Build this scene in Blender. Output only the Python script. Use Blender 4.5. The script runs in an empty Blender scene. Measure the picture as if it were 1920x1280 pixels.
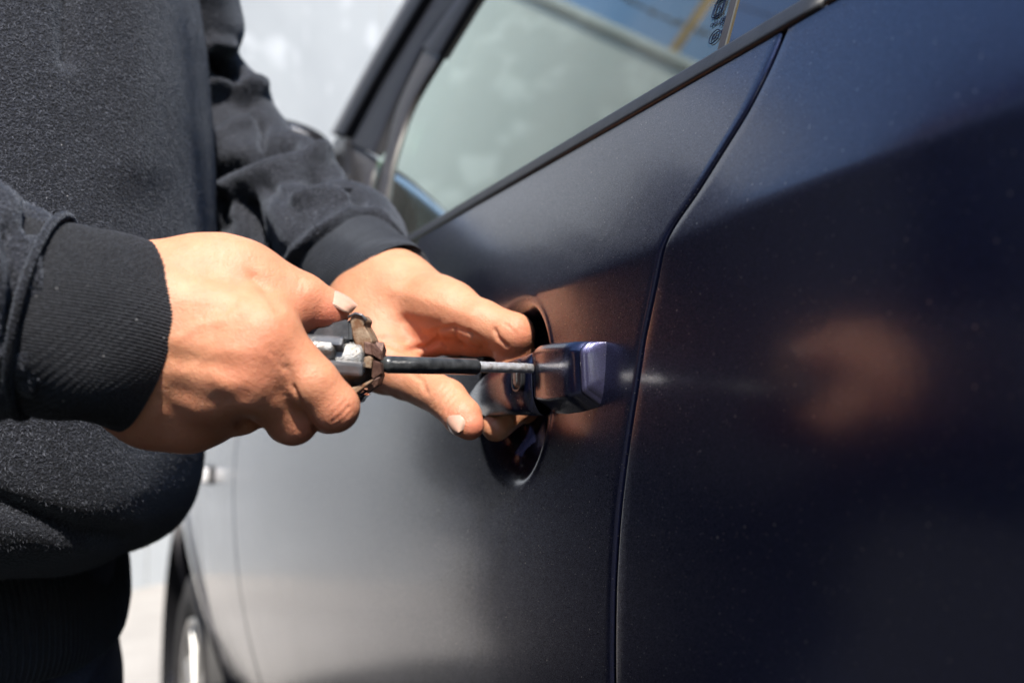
import bpy, bmesh, math, random
import numpy as np
import openvdb
from mathutils import Vector, Matrix

random.seed(7); RNG = np.random.default_rng(7)
S = bpy.context.scene
COL = S.collection

# ------------------------------------------------------------------ camera, sky, sun, exposure
TH, PH = math.radians(24.6), math.radians(3.43)
FW = np.array([math.sin(TH)*math.cos(PH), math.cos(TH)*math.cos(PH), math.sin(PH)])
RT = np.array([math.cos(TH), -math.sin(TH), 0.0])
UP = np.cross(RT, FW)
CAM = np.array([0.0, 0.0, 0.95])
FP = 1867.0
cam = bpy.data.objects.new('camera', bpy.data.cameras.new('camera')); COL.objects.link(cam)
m = Matrix(((RT[0], UP[0], -FW[0], CAM[0]), (RT[1], UP[1], -FW[1], CAM[1]), (RT[2], UP[2], -FW[2], CAM[2]), (0, 0, 0, 1)))
cam.matrix_world = m
cam.data.sensor_width = 36; cam.data.lens = 35.0; cam.data.clip_start = 0.02; cam.data.clip_end = 3000
cam.data.dof.use_dof = True; cam.data.dof.focus_distance = 0.425; cam.data.dof.aperture_fstop = 7.1
S.camera = cam

SUN_TRAVEL = np.array([0.190, 0.560, -0.805]); SUN_TRAVEL /= np.linalg.norm(SUN_TRAVEL)
to_sun = -SUN_TRAVEL
W = bpy.data.worlds.new('World'); S.world = W; W.use_nodes = True
wn = W.node_tree; bg = wn.nodes['Background']
sky = wn.nodes.new('ShaderNodeTexSky'); sky.sky_type = 'NISHITA'; sky.sun_disc = False
sky.sun_elevation = math.asin(to_sun[2]); sky.sun_rotation = math.atan2(to_sun[0], to_sun[1])
sky.dust_density = 0.3; sky.air_density = 1.0; sky.ozone_density = 2.5
wn.links.new(sky.outputs[0], bg.inputs[0]); bg.inputs[1].default_value = 0.15
sl = bpy.data.lights.new('sun', 'SUN'); sl.energy = 4.9; sl.angle = math.radians(0.5); sl.color = (1.0, 0.93, 0.83)
so = bpy.data.objects.new('sun', sl); COL.objects.link(so)
so.rotation_euler = Vector(to_sun).to_track_quat('Z', 'Y').to_euler(); so.location = (-3, -2, 5)
S.view_settings.view_transform = 'Standard'; S.view_settings.look = 'None'; S.view_settings.gamma = 1
S.view_settings.exposure = 1.0; S.view_settings.use_curve_mapping = False
S.render.engine = 'CYCLES'
S.cycles.max_bounces = 8; S.cycles.transparent_max_bounces = 12; S.cycles.caustics_reflective = False; S.cycles.caustics_refractive = False
S.cycles.sample_clamp_indirect = 6.0
S.cycles.use_denoising = True

# ------------------------------------------------------------------ measuring helpers
def ray(px, py): return FW + RT*(px-960)/FP - UP*(py-640)/FP
def P(px, py, d): return CAM + ray(px, py)*d
def proj(V):
    v = V-CAM; d = v@FW
    return 960+FP*(v@RT)/d, 640-FP*(v@UP)/d, d
def onx(px, py, x0, k=0.0, z0=0.0):
    r = ray(px, py); t = (x0+k*(CAM[2]-z0))/(r[0]-k*r[2]); return CAM+r*t

# ------------------------------------------------------------------ object helpers
def link(o, parent=None):
    COL.objects.link(o)
    if parent is not None: o.parent = parent
    return o
def thing(name, label, cat, loc=(0, 0, 0)):
    o = bpy.data.objects.new(name, None); o.location = loc; o.empty_display_size = 0.05
    o['label'] = label; o['category'] = cat
    return link(o)
def meshobj(name, V, Fc, mat, parent=None, smooth=True, label=None, kind=None):
    me = bpy.data.meshes.new(name)
    if isinstance(V, np.ndarray): V = V.astype(float)
    if isinstance(Fc, np.ndarray) and Fc.ndim == 2:
        n, k = Fc.shape
        me.vertices.add(len(V)); me.vertices.foreach_set('co', np.asarray(V, dtype=np.float32).ravel())
        me.loops.add(n*k); me.loops.foreach_set('vertex_index', Fc.astype(np.int32).ravel())
        me.polygons.add(n); me.polygons.foreach_set('loop_start', np.arange(0, n*k, k, dtype=np.int32))
        me.polygons.foreach_set('loop_total', np.full(n, k, dtype=np.int32)); me.update(calc_edges=True)
        me.validate()
    else:
        me.from_pydata([tuple(map(float, v)) for v in V], [], [tuple(f) for f in Fc]); me.update()
    if smooth: me.polygons.foreach_set('use_smooth', np.ones(len(me.polygons), dtype=bool))
    if mat is not None: me.materials.append(mat)
    o = bpy.data.objects.new(name, me)
    if label: o['label'] = label
    if kind: o['kind'] = kind
    link(o, parent)
    if parent is not None and parent.type == 'EMPTY' and any(parent.location):
        o.location = -parent.location
    return o
def bmobj(name, bm, mat, parent=None, smooth=False, **kw):
    me = bpy.data.meshes.new(name); bm.to_mesh(me); bm.free()
    if smooth: me.polygons.foreach_set('use_smooth', np.ones(len(me.polygons), dtype=bool))
    me.materials.append(mat); o = bpy.data.objects.new(name, me)
    for k_, v_ in kw.items(): o[k_] = v_
    link(o, parent)
    if parent is not None and parent.type == 'EMPTY' and any(parent.location): o.location = -parent.location
    return o
def grid_faces(nu, nv, wrap=False):
    i = np.arange(nu-1)[:, None]; j = np.arange(nv if wrap else nv-1)[None, :]
    a = i*nv+j; b = i*nv+(j+1) % nv; c = (i+1)*nv+(j+1) % nv; d = (i+1)*nv+j
    return np.stack([a, b, c, d], -1).reshape(-1, 4)
def add_box(bm, lo, hi, M=None, bevel=0.0):
    r = bmesh.ops.create_cube(bm, size=1.0)
    vs = r['verts']
    lo = Vector(lo); hi = Vector(hi)
    for v in vs: v.co = Vector(((v.co.x+.5)*(hi.x-lo.x)+lo.x, (v.co.y+.5)*(hi.y-lo.y)+lo.y, (v.co.z+.5)*(hi.z-lo.z)+lo.z))
    if bevel: 
        es = list({e for v in vs for e in v.link_edges})
        rr = bmesh.ops.bevel(bm, geom=es, offset=bevel, segments=2, affect='EDGES', profile=.6)
        vs = list({v for v in vs if v.is_valid} | set(rr['verts']))
    if M is not None:
        for v in vs: v.co = M @ v.co
    return vs
def prism(name, pts, nrm, thick, mat, parent=None, bevel=0.0, **kw):
    """outline of 3D points lying in one plane, given a thickness along nrm"""
    bm = bmesh.new(); n = Vector(nrm)
    a = [bm.verts.new(Vector(p)) for p in pts]; b = [bm.verts.new(Vector(p)+n*thick) for p in pts]
    bm.faces.new(a); bm.faces.new(b[::-1]); k = len(a)
    for i in range(k): bm.faces.new((a[i], b[i], b[(i+1) % k], a[(i+1) % k]))
    bmesh.ops.recalc_face_normals(bm, faces=bm.faces)
    if bevel: bmesh.ops.bevel(bm, geom=list(bm.edges), offset=bevel, segments=2, affect='EDGES')
    return bmobj(name, bm, mat, parent, **kw)
def nrmz(v): v = np.asarray(v, float); return v/np.linalg.norm(v)
def spline(pts, n):
    pts = np.asarray(pts, float); k = len(pts)
    T = np.linspace(0, k-1, n); out = []
    for t in T:
        i = min(int(t), k-2); f = t-i
        p0, p1, p2, p3 = pts[max(i-1, 0)], pts[i], pts[i+1], pts[min(i+2, k-1)]
        out.append(.5*((2*p1)+(-p0+p2)*f+(2*p0-5*p1+4*p2-p3)*f*f+(-p0+3*p1-3*p2+p3)*f**3))
    return np.array(out)
def frames(path, ref):
    T = np.gradient(path, axis=0); T /= np.linalg.norm(T, axis=1)[:, None]
    A = ref-T*(T@ref)[:, None]; A /= np.linalg.norm(A, axis=1)[:, None]
    B = np.cross(T, A); return T, A, B
def tube(name, path, ra, rb, mat, parent=None, ref=(0, 0, 1), nv=32, disp=None, caps=True, **kw):
    path = np.asarray(path); n = len(path); ra = np.broadcast_to(ra, n); rb = np.broadcast_to(rb, n)
    T, A, B = frames(path, np.asarray(ref, float)); th = np.linspace(0, 2*np.pi, nv, endpoint=False)
    dd = np.zeros((n, nv)) if disp is None else disp(np.linspace(0, 1, n)[:, None], th[None, :])
    V = path[:, None, :]+A[:, None, :]*((ra[:, None]+dd)*np.cos(th))[..., None]+B[:, None, :]*((rb[:, None]+dd)*np.sin(th))[..., None]
    V = V.reshape(-1, 3); Fq = grid_faces(n, nv, True)
    if caps:
        V = np.vstack([V, path[0], path[-1]]); Fl = [tuple(f) for f in Fq]
        for j in range(nv):
            Fl.append((n*nv, (j+1) % nv, j)); Fl.append((n*nv+1, (n-1)*nv+j, (n-1)*nv+(j+1) % nv))
        return meshobj(name, V, Fl, mat, parent, **kw)
    return meshobj(name, V, Fq, mat, parent, **kw)

# ------------------------------------------------------------------ materials
def newmat(name):
    mt = bpy.data.materials.new(name); mt.use_nodes = True
    nt = mt.node_tree; return mt, nt, nt.nodes['Principled BSDF']
def N(nt, t, **kw):
    n = nt.nodes.new(t)
    for k, v in kw.items():
        if hasattr(n, k): setattr(n, k, v)
        else: n.inputs[k].default_value = v
    return n
def L(nt, a, b): nt.links.new(a, b)
def ramp(nt, fac, stops):
    r = nt.nodes.new('ShaderNodeValToRGB'); e = r.color_ramp.elements
    while len(e) < len(stops): e.new(.5)
    for q, (p, c) in zip(e, stops): q.position = p; q.color = (*c, 1) if len(c) == 3 else c
    L(nt, fac, r.inputs[0]); return r
def coords(nt, scale=(1, 1, 1)):
    tc = nt.nodes.new('ShaderNodeTexCoord'); mp = nt.nodes.new('ShaderNodeMapping'); mp.inputs['Scale'].default_value = scale
    L(nt, tc.outputs['Object'], mp.inputs[0]); return mp.outputs[0]
def noise(nt, vec, scale, detail=3, rough=.5):
    n = N(nt, 'ShaderNodeTexNoise'); n.inputs['Scale'].default_value = scale; n.inputs['Detail'].default_value = detail
    n.inputs['Roughness'].default_value = rough; L(nt, vec, n.inputs['Vector']); return n.outputs[0]
def vor(nt, vec, scale, feature='F1'):
    n = N(nt, 'ShaderNodeTexVoronoi'); n.feature = feature; n.inputs['Scale'].default_value = scale; L(nt, vec, n.inputs['Vector']); return n
def bump(nt, h, strength, dist, base=None):
    b = N(nt, 'ShaderNodeBump'); b.inputs['Strength'].default_value = strength; b.inputs['Distance'].default_value = dist
    L(nt, h, b.inputs['Height'])
    if base is not None: L(nt, base, b.inputs['Normal'])
    return b.outputs[0]
def math_(nt, op, a, b=None, c=None):
    n = N(nt, 'ShaderNodeMath'); n.operation = op
    for i, v in enumerate((a, b, c)):
        if v is None: continue
        if isinstance(v, (int, float)): n.inputs[i].default_value = v
        else: L(nt, v, n.inputs[i])
    return n.outputs[0]
def mixc(nt, f, a, b):
    n = N(nt, 'ShaderNodeMix'); n.data_type = 'RGBA'
    for s, v in ((0, f), (6, a), (7, b)):
        if isinstance(v, (int, float)): n.inputs[s].default_value = v
        elif isinstance(v, tuple): n.inputs[s].default_value = (*v, 1)
        else: L(nt, v, n.inputs[s])
    return n.outputs[2]
def simple(name, c, rough=.5, metal=0.0, var=.15, vscale=60, bmp=0.0, bscale=400, coat=0.0, spec=.5):
    mt, nt, b = newmat(name); v = coords(nt)
    n = noise(nt, v, vscale, 4)
    lo = tuple(x*(1-var) for x in c); hi = tuple(min(1, x*(1+var)) for x in c)
    r = ramp(nt, n, [(.3, lo), (.7, hi)]); L(nt, r.outputs[0], b.inputs['Base Color'])
    b.inputs['Roughness'].default_value = rough; b.inputs['Metallic'].default_value = metal
    b.inputs['Coat Weight'].default_value = coat; b.inputs['Specular IOR Level'].default_value = spec
    if bmp: L(nt, bump(nt, noise(nt, v, bscale, 3), bmp, .0005), b.inputs['Normal'])
    return mt

def paint_material(name='navy_metallic_paint', lo=(.0035, .005, .017), hi=(.013, .0185, .074), rough=.31):
    mt, nt, b = newmat(name); v = coords(nt)
    flake = vor(nt, v, 4600.0)
    fl = ramp(nt, flake.outputs['Color'], [(0.0, lo), (1.0, hi)])
    # dust specks and faint smears lying on the panel
    sp = vor(nt, v, 210.0); d1 = ramp(nt, sp.outputs['Distance'], [(.05, (1, 1, 1)), (.10, (0, 0, 0))])
    rnd = ramp(nt, sp.outputs['Color'], [(.50, (0, 0, 0)), (.70, (1, 1, 1))])
    dust = math_(nt, 'MULTIPLY', d1.outputs[0], rnd.outputs[0])
    sp2 = vor(nt, v, 620.0); d2 = ramp(nt, sp2.outputs['Distance'], [(.08, (1, 1, 1)), (.20, (0, 0, 0))])
    rnd2 = ramp(nt, sp2.outputs['Color'], [(.55, (0, 0, 0)), (.7, (1, 1, 1))])
    dust2 = math_(nt, 'MULTIPLY', math_(nt, 'MULTIPLY', d2.outputs[0], rnd2.outputs[0]), .5)
    film = ramp(nt, noise(nt, v, 9.0, 5, .65), [(.40, (.001, .001, .001)), (.8, (.022, .022, .022))])
    sw = vor(nt, coords(nt, (1, 1, .16)), 330.0); s1 = ramp(nt, sw.outputs['Distance'], [(.03, (.22, .22, .22)), (.09, (0, 0, 0))]); s2 = ramp(nt, sw.outputs['Color'], [(.72, (0, 0, 0)), (.86, (1, 1, 1))])
    streak = math_(nt, 'MULTIPLY', s1.outputs[0], s2.outputs[0])
    dd = math_(nt, 'MINIMUM', math_(nt, 'ADD', math_(nt, 'ADD', math_(nt, 'MULTIPLY', dust, .55), math_(nt, 'MULTIPLY', dust2, .7)), math_(nt, 'ADD', film.outputs[0], streak)), 1.0)
    col = mixc(nt, dd, fl.outputs[0], (.30, .27, .25)); L(nt, col, b.inputs['Base Color'])
    gm = N(nt, 'ShaderNodeNewGeometry'); v1 = N(nt, 'ShaderNodeVectorMath'); v1.operation = 'SUBTRACT'; L(nt, flake.outputs['Color'], v1.inputs[0]); v1.inputs[1].default_value = (.5, .5, .5)
    v2 = N(nt, 'ShaderNodeVectorMath'); v2.operation = 'SCALE'; L(nt, v1.outputs[0], v2.inputs[0]); v2.inputs['Scale'].default_value = .22
    v3 = N(nt, 'ShaderNodeVectorMath'); v3.operation = 'ADD'; L(nt, v2.outputs[0], v3.inputs[0]); L(nt, gm.outputs['Normal'], v3.inputs[1])
    v4 = N(nt, 'ShaderNodeVectorMath'); v4.operation = 'NORMALIZE'; L(nt, v3.outputs[0], v4.inputs[0]); L(nt, v4.outputs[0], b.inputs['Normal'])
    b.inputs['Metallic'].default_value = .85; b.inputs['Roughness'].default_value = rough
    b.inputs['Coat Weight'].default_value = 1.0; b.inputs['Coat IOR'].default_value = 1.6
    cr = ramp(nt, noise(nt, v, 14.0, 6, .7), [(.3, (.135, .135, .135)), (.75, (.20, .20, .20))]); 
    L(nt, math_(nt, 'ADD', cr.outputs[0], math_(nt, 'MULTIPLY', dd, .5)), b.inputs['Coat Roughness'])
    # very shallow orange peel
    L(nt, bump(nt, noise(nt, v, 160.0, 2), .04, .001), b.inputs['Coat Normal'])
    return mt
M_PAINT = paint_material()
M_SUNLIT_PAINT = paint_material('painted_handle_plastic', (.035, .033, .070), (.095, .090, .185), .46)  # lighter lavender copy of the paint, sunlight on the handle end put into colour
M_RUBBER = simple('black_rubber', (.019, .020, .023), .5, var=.25, vscale=90, bmp=.2, bscale=900)
M_BLACKPL = simple('black_plastic', (.018, .018, .020), .35, var=.2, bmp=.12, bscale=700)
M_GLOSSBLK = simple('gloss_black_applique', (.008, .009, .016), .12, var=.2, coat=1.0)
M_FRAME = simple('satin_black_frame', (.014, .014, .017), .55, spec=.25)
M_MIRRORBLK = simple('matt_mirror_black', (.006, .006, .008), .75, spec=.15)
M_DARK = simple('dark_gap', (.006, .006, .008), .6)
M_CHROME = simple('chrome', (.62, .62, .63), .16, metal=1.0, var=.05)
M_ORANGEPOST = simple('ochre_post_paint', (.75, .42, .13), .6, var=.15, vscale=8)
M_WIRE = simple('galvanised_wire', (.10, .10, .10), .5, metal=.6)
M_TYRE = simple('tyre_rubber', (.030, .027, .026), .75, var=.3, vscale=30, bmp=.3, bscale=120)
M_RIM = simple('alloy_rim', (.55, .54, .52), .32, metal=.8, var=.1)
M_SEAT = simple('seat_cloth', (.05, .05, .055), .9, bmp=.3, bscale=500)
M_DASH = simple('dash_plastic', (.03, .03, .032), .6, bmp=.2, bscale=500)

def glass_material():
    mt, nt, b = newmat('green_tinted_glass'); v = coords(nt)
    out = nt.nodes['Material Output']
    tr = N(nt, 'ShaderNodeBsdfTransparent'); tr.inputs[0].default_value = (.66, .80, .70, 1)
    gl = N(nt, 'ShaderNodeBsdfGlossy'); gl.inputs['Roughness'].default_value = .012; gl.inputs[0].default_value = (.86, 1, .92, 1)
    fr = N(nt, 'ShaderNodeFresnel'); fr.inputs[0].default_value = 1.55
    f2 = math_(nt, 'MINIMUM', math_(nt, 'MULTIPLY', fr.outputs[0], 2.1), 1.0)     # two faces of the pane reflect
    mx = N(nt, 'ShaderNodeMixShader'); L(nt, f2, mx.inputs[0]); L(nt, tr.outputs[0], mx.inputs[1]); L(nt, gl.outputs[0], mx.inputs[2])
    # dust film
    df = N(nt, 'ShaderNodeBsdfDiffuse'); df.inputs[0].default_value = (.55, .54, .50, 1)
    sp = vor(nt, v, 260.0); d1 = ramp(nt, sp.outputs['Distance'], [(.03, (1, 1, 1)), (.08, (0, 0, 0))])
    rnd = ramp(nt, sp.outputs['Color'], [(.66, (0, 0, 0)), (.8, (1, 1, 1))])
    film = ramp(nt, noise(nt, v, 7.0, 5, .6), [(.35, (.02, .02, .02)), (.75, (.09, .09, .09))])
    dd = math_(nt, 'ADD', math_(nt, 'MULTIPLY', math_(nt, 'MULTIPLY', d1.outputs[0], rnd.outputs[0]), .5), film.outputs[0])
    mx2 = N(nt, 'ShaderNodeMixShader'); L(nt, dd, mx2.inputs[0]); L(nt, mx.outputs[0], mx2.inputs[1]); L(nt, df.outputs[0], mx2.inputs[2])
    L(nt, mx2.outputs[0], out.inputs[0]); return mt
M_GLASS = glass_material()

def skin_material():
    mt, nt, b = newmat('skin'); v = coords(nt)
    at = N(nt, 'ShaderNodeAttribute'); at.attribute_name = 'tint'
    n1 = noise(nt, v, 55.0, 5, .6); base = ramp(nt, n1, [(.3, (.44, .192, .100)), (.7, (.56, .268, .155))])
    mott = ramp(nt, noise(nt, v, 160.0, 4, .6), [(.35, (0, 0, 0)), (.75, (.42, .42, .42))])
    c1 = mixc(nt, mott.outputs[0], base.outputs[0], (.46, .165, .095))
    c2 = mixc(nt, at.outputs['Fac'], c1, (.52, .15, .095)); L(nt, c2, b.inputs['Base Color'])
    b.inputs['Roughness'].default_value = .52; b.inputs['Specular IOR Level'].default_value = .38
    b.inputs['Subsurface Weight'].default_value = .32; b.inputs['Subsurface Radius'].default_value = (1.0, .30, .14)
    b.inputs['Subsurface Scale'].default_value = .0045
    pore = vor(nt, v, 900.0, 'DISTANCE_TO_EDGE'); b1 = bump(nt, pore.outputs['Distance'], .28, .0007)
    b2 = bump(nt, noise(nt, v, 420.0, 4, .65), .45, .0008, b1)
    b3 = bump(nt, noise(nt, v, 110.0, 3, .6), .10, .0014, b2)
    L(nt, b3, b.inputs['Normal']); return mt
M_SKIN = skin_material()
def nail_material():
    mt, nt, b = newmat('nail'); v = coords(nt)
    r = ramp(nt, noise(nt, v, 140.0, 3), [(.3, (.48, .275, .20)), (.7, (.55, .335, .255))]); L(nt, r.outputs[0], b.inputs['Base Color'])
    b.inputs['Roughness'].default_value = .25; b.inputs['Subsurface Weight'].default_value = .2
    b.inputs['Subsurface Scale'].default_value = .002; return mt
M_NAIL = nail_material()

def fleece_material(name, c0, c1, scale=1.0, strength=.9):
    mt, nt, b = newmat(name); v = coords(nt)
    wv = noise(nt, v, 820.0*scale, 4, .7)
    cl = vor(nt, v, 620.0*scale)
    sp = vor(nt, v, 330.0); d1 = ramp(nt, sp.outputs['Distance'], [(.05, (1, 1, 1)), (.12, (0, 0, 0))])
    rnd = ramp(nt, sp.outputs['Color'], [(.80, (0, 0, 0)), (.88, (1, 1, 1))])
    lint = math_(nt, 'MULTIPLY', d1.outputs[0], rnd.outputs[0])
    hgt = math_(nt, 'ADD', math_(nt, 'MULTIPLY', wv, .8), math_(nt, 'MULTIPLY', cl.outputs['Distance'], .6))
    base = ramp(nt, wv, [(.42, c0), (.62, c1)])
    col = mixc(nt, math_(nt, 'MULTIPLY', lint, .8), base.outputs[0], (.45, .45, .47)); L(nt, col, b.inputs['Base Color'])
    b.inputs['Roughness'].default_value = .85; b.inputs['Specular IOR Level'].default_value = .25
    b.inputs['Sheen Weight'].default_value = .35; b.inputs['Sheen Roughness'].default_value = .4; b.inputs['Sheen Tint'].default_value = (.55, .62, .75, 1)
    b2 = bump(nt, noise(nt, v, 45.0, 4, .55), .14, .006)
    L(nt, bump(nt, hgt, strength, .0016, b2), b.inputs['Normal']); return mt
M_FLEECE = fleece_material('charcoal_fleece', (.003, .0034, .005), (.026, .029, .041), 1.35, .7)
M_FIBRE = simple('fleece_fibre', (.070, .076, .095), .8, var=.7, vscale=900, spec=.3)
M_RIB = fleece_material('rib_knit', (.008, .0085, .011), (.026, .028, .034), 1.6, .35)
def denim_material():
    mt, nt, b = newmat('dark_denim'); v = coords(nt)
    w = N(nt, 'ShaderNodeTexWave'); w.inputs['Scale'].default_value = 260.0; w.inputs['Distortion'].default_value = 1.5; L(nt, coords(nt, (1, 1, 1.4)), w.inputs['Vector'])
    r = ramp(nt, noise(nt, v, 500.0, 3), [(.3, (.012, .015, .028)), (.7, (.035, .043, .075))]); L(nt, r.outputs[0], b.inputs['Base Color'])
    b.inputs['Roughness'].default_value = .85; L(nt, bump(nt, w.outputs['Fac'], .5, .0008), b.inputs['Normal']); return mt
M_DENIM = denim_material()
def rust_material(name, a, b_, thr=.5, rough=.6, metal=.3):
    mt, nt, b = newmat(name); v = coords(nt)
    n = noise(nt, v, 260.0, 6, .7); r = ramp(nt, n, [(thr-.1, a), (thr+.12, b_)]); 
    n2 = noise(nt, v, 1300.0, 3, .7); sp = ramp(nt, n2, [(.62, (0, 0, 0)), (.72, (1, 1, 1))])
    c = mixc(nt, math_(nt, 'MULTIPLY', sp.outputs[0], .35), r.outputs[0], (.35, .24, .15)); L(nt, c, b.inputs['Base Color'])
    b.inputs['Roughness'].default_value = rough; b.inputs['Metallic'].default_value = metal
    L(nt, bump(nt, math_(nt, 'ADD', n, n2), .5, .0006), b.inputs['Normal']); return mt
M_RUST = rust_material('rusted_steel', (.16, .075, .035), (.30, .22, .15))
M_RUSTRED = rust_material('red_brown_rust', (.085, .04, .03), (.16, .085, .062), .5, .5)
M_WORN = rust_material('worn_dark_steel', (.20, .20, .20), (.12, .085, .05), .56, .34, .8)
M_SHAFT = rust_material('worn_bright_steel', (.88, .87, .86), (.50, .41, .33), .62, .34, .8)
M_GRIP = simple('dark_grey_enamel', (.065, .068, .075), .26, var=.35, vscale=200, bmp=.15, bscale=800, coat=.4)

def wall_material():
    mt, nt, b = newmat('pale_wall_paint'); v = coords(nt)
    n1 = noise(nt, v, 1.3, 5, .55); n2 = noise(nt, v, 4.0, 4, .5)
    r = ramp(nt, n1, [(.35, (.385, .39, .385)), (.60, (.44, .445, .435))])
    bl = ramp(nt, n2, [(.56, (0, 0, 0)), (.68, (1, 1, 1))])
    c = mixc(nt, math_(nt, 'MULTIPLY', bl.outputs[0], .8), r.outputs[0], (.60, .60, .59)); L(nt, c, b.inputs['Base Color'])
    b.inputs['Roughness'].default_value = .6; return mt
M_WALL = wall_material()
def ground_material():
    mt, nt, b = newmat('pale_concrete'); v = coords(nt)
    r = ramp(nt, noise(nt, v, 2.0, 8, .65), [(.3, (.28, .262, .24)), (.7, (.38, .355, .325))]); 
    r2 = ramp(nt, noise(nt, v, 60.0, 4, .7), [(.3, (.85, .85, .85)), (.7, (1, 1, 1))])
    mm = N(nt, 'ShaderNodeMix'); mm.data_type = 'RGBA'; mm.blend_type = 'MULTIPLY'; mm.inputs[0].default_value = 1
    L(nt, r.outputs[0], mm.inputs[6]); L(nt, r2.outputs[0], mm.inputs[7]); L(nt, mm.outputs[2], b.inputs['Base Color'])
    b.inputs['Roughness'].default_value = .85; L(nt, bump(nt, noise(nt, v, 90.0, 5, .7), .3, .01), b.inputs['Normal']); return mt
M_GROUND = ground_material()

# ------------------------------------------------------------------ setting: ground and walls
gs = 1500.0
M_ASPHALT = simple('worn_asphalt', (.018, .0175, .017), .9, var=.35, vscale=40, bmp=.6, bscale=250)
g = meshobj('ground', [(-gs, -gs, 0), (gs, -gs, 0), (gs, gs, 0), (-gs, gs, 0)], [(0, 1, 2, 3)], M_GROUND, smooth=False)
g['kind'] = 'structure'
road = meshobj('road', [(-9, -40, .004), (-9, -41, .004), (-2.1, 40, .004), (-9, 40, .004), (-2.1, -40, .004), (5, -40, .004), (5, 2.9, .004), (-2.1, 2.9, .004)], [(0, 4, 2, 3), (4, 5, 6, 7)], M_ASPHALT, smooth=False); road['kind'] = 'structure'
def wall(name, label, a, b, h, t, n_panels):
    """painted sheet wall: panels with shallow joints and a coping on top"""
    a = Vector(a); b = Vector(b); d = (b-a).normalized(); nn = Vector((-d.y, d.x, 0)); Lw = (b-a).length
    w = thing(name, label, 'wall', tuple((a+b)/2))
    for i in range(n_panels):
        bm = bmesh.new(); x0 = Lw*i/n_panels+.004; x1 = Lw*(i+1)/n_panels-.004
        M_ = Matrix(((d.x, nn.x, 0, a.x), (d.y, nn.y, 0, a.y), (0, 0, 1, 0), (0, 0, 0, 1)))
        add_box(bm, (x0, -t/2, 0), (x1, t/2, h), M_)
        bmobj('panel', bm, M_WALL, w)
    bm = bmesh.new(); add_box(bm, (0, -t/2-.03, h), (Lw, t/2+.03, h+.06), M_, bevel=.01); bmobj('coping', bm, M_WALL, w)
    return w
#WALLS

# ------------------------------------------------------------------ the car (its left side stands along +y, outside is -x)
X0 = 0.210
car = thing('car', 'dark navy metallic car seen along its left side, dusty paint, door being forced', 'car', (0.9, 0.5, 0))
def zcrease(y): 
    y = np.asarray(y, float); return 1.0088+(.321-y)*np.where(y < .321, .084, .078)
def zbelt(y): 
    y = np.asarray(y, float); return 1.0832-.030*(y-.2766)
def XB(y, z):
    y = np.asarray(y, float); z = np.asarray(z, float)
    h = z-zcrease(y); w = .0021+.020*np.clip((y-.44)/.30, 0, 1)
    up = w*np.logaddexp(0, h/w)
    t = np.maximum(-h, 0)
    x = X0+.37*up+.0010*(1-np.exp(-t/.006))-.105*t+.00525*(t/.11)**2.2
    x = x+.022*np.clip(y-.9, 0, 9)**2+.55*np.clip(y-2.50, 0, 9)**2
    x = x+.06*np.clip(-.6-y, 0, 9)**2
    return x
def recess(y, z):
    yc, zc_, ry, rz = .4525, .9545, .0445, .0480
    a = (y-yc)/ry; b = (z-zc_)/rz; r = np.sqrt(a*a+b*b)+1e-9
    ca = np.clip(-a/r, -1, 1)                    # +1 towards the rear edge
    w = .80-.66*np.clip(ca+.25, 0, 1)
    t = np.clip((1-r)/w, 0, 1); s = t*t*(3-2*t)
    lip = np.exp(-((r-1.03)/.035)**2)*np.clip(ca, 0, 1)*.0006
    return .021*s-lip
SEAM = []
for px, py in [(1150, 1280), (1152, 1080), (1160, 960), (1172, 860), (1190, 740), (1205, 640), (1224, 550), (1240, 470), (1260, 425), (1300, 370), (1350, 290), (1400, 210), (1440, 130), (1464, 72)]:
    xo = X0
    for _ in range(12): q = onx(px, py, xo); xo = .5*xo+.5*float(XB(q[1], q[2]))
    SEAM.append((q[2], q[1]))
SEAM.sort(); SEAM = np.array(SEAM)
SEAM = np.vstack([[.2, SEAM[0, 1]+.02], [.55, SEAM[0, 1]+.004], SEAM, [1.2, SEAM[-1, 1]-.02]])
def yseam(z):
    zz = np.linspace(.2, 1.2, 900); yy = np.interp(zz, SEAM[:, 0], SEAM[:, 1])
    k = np.hanning(15); k /= k.sum(); pad = np.pad(yy, 7, mode='edge'); ys = np.convolve(pad, k, 'valid')
    return np.interp(z, zz, ys)
def yfront(z): return np.interp(z, [.2, .60, .90, 1.07], [1.225, 1.262, 1.315, 1.325])
GAP = .0013; RR = .0017
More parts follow.
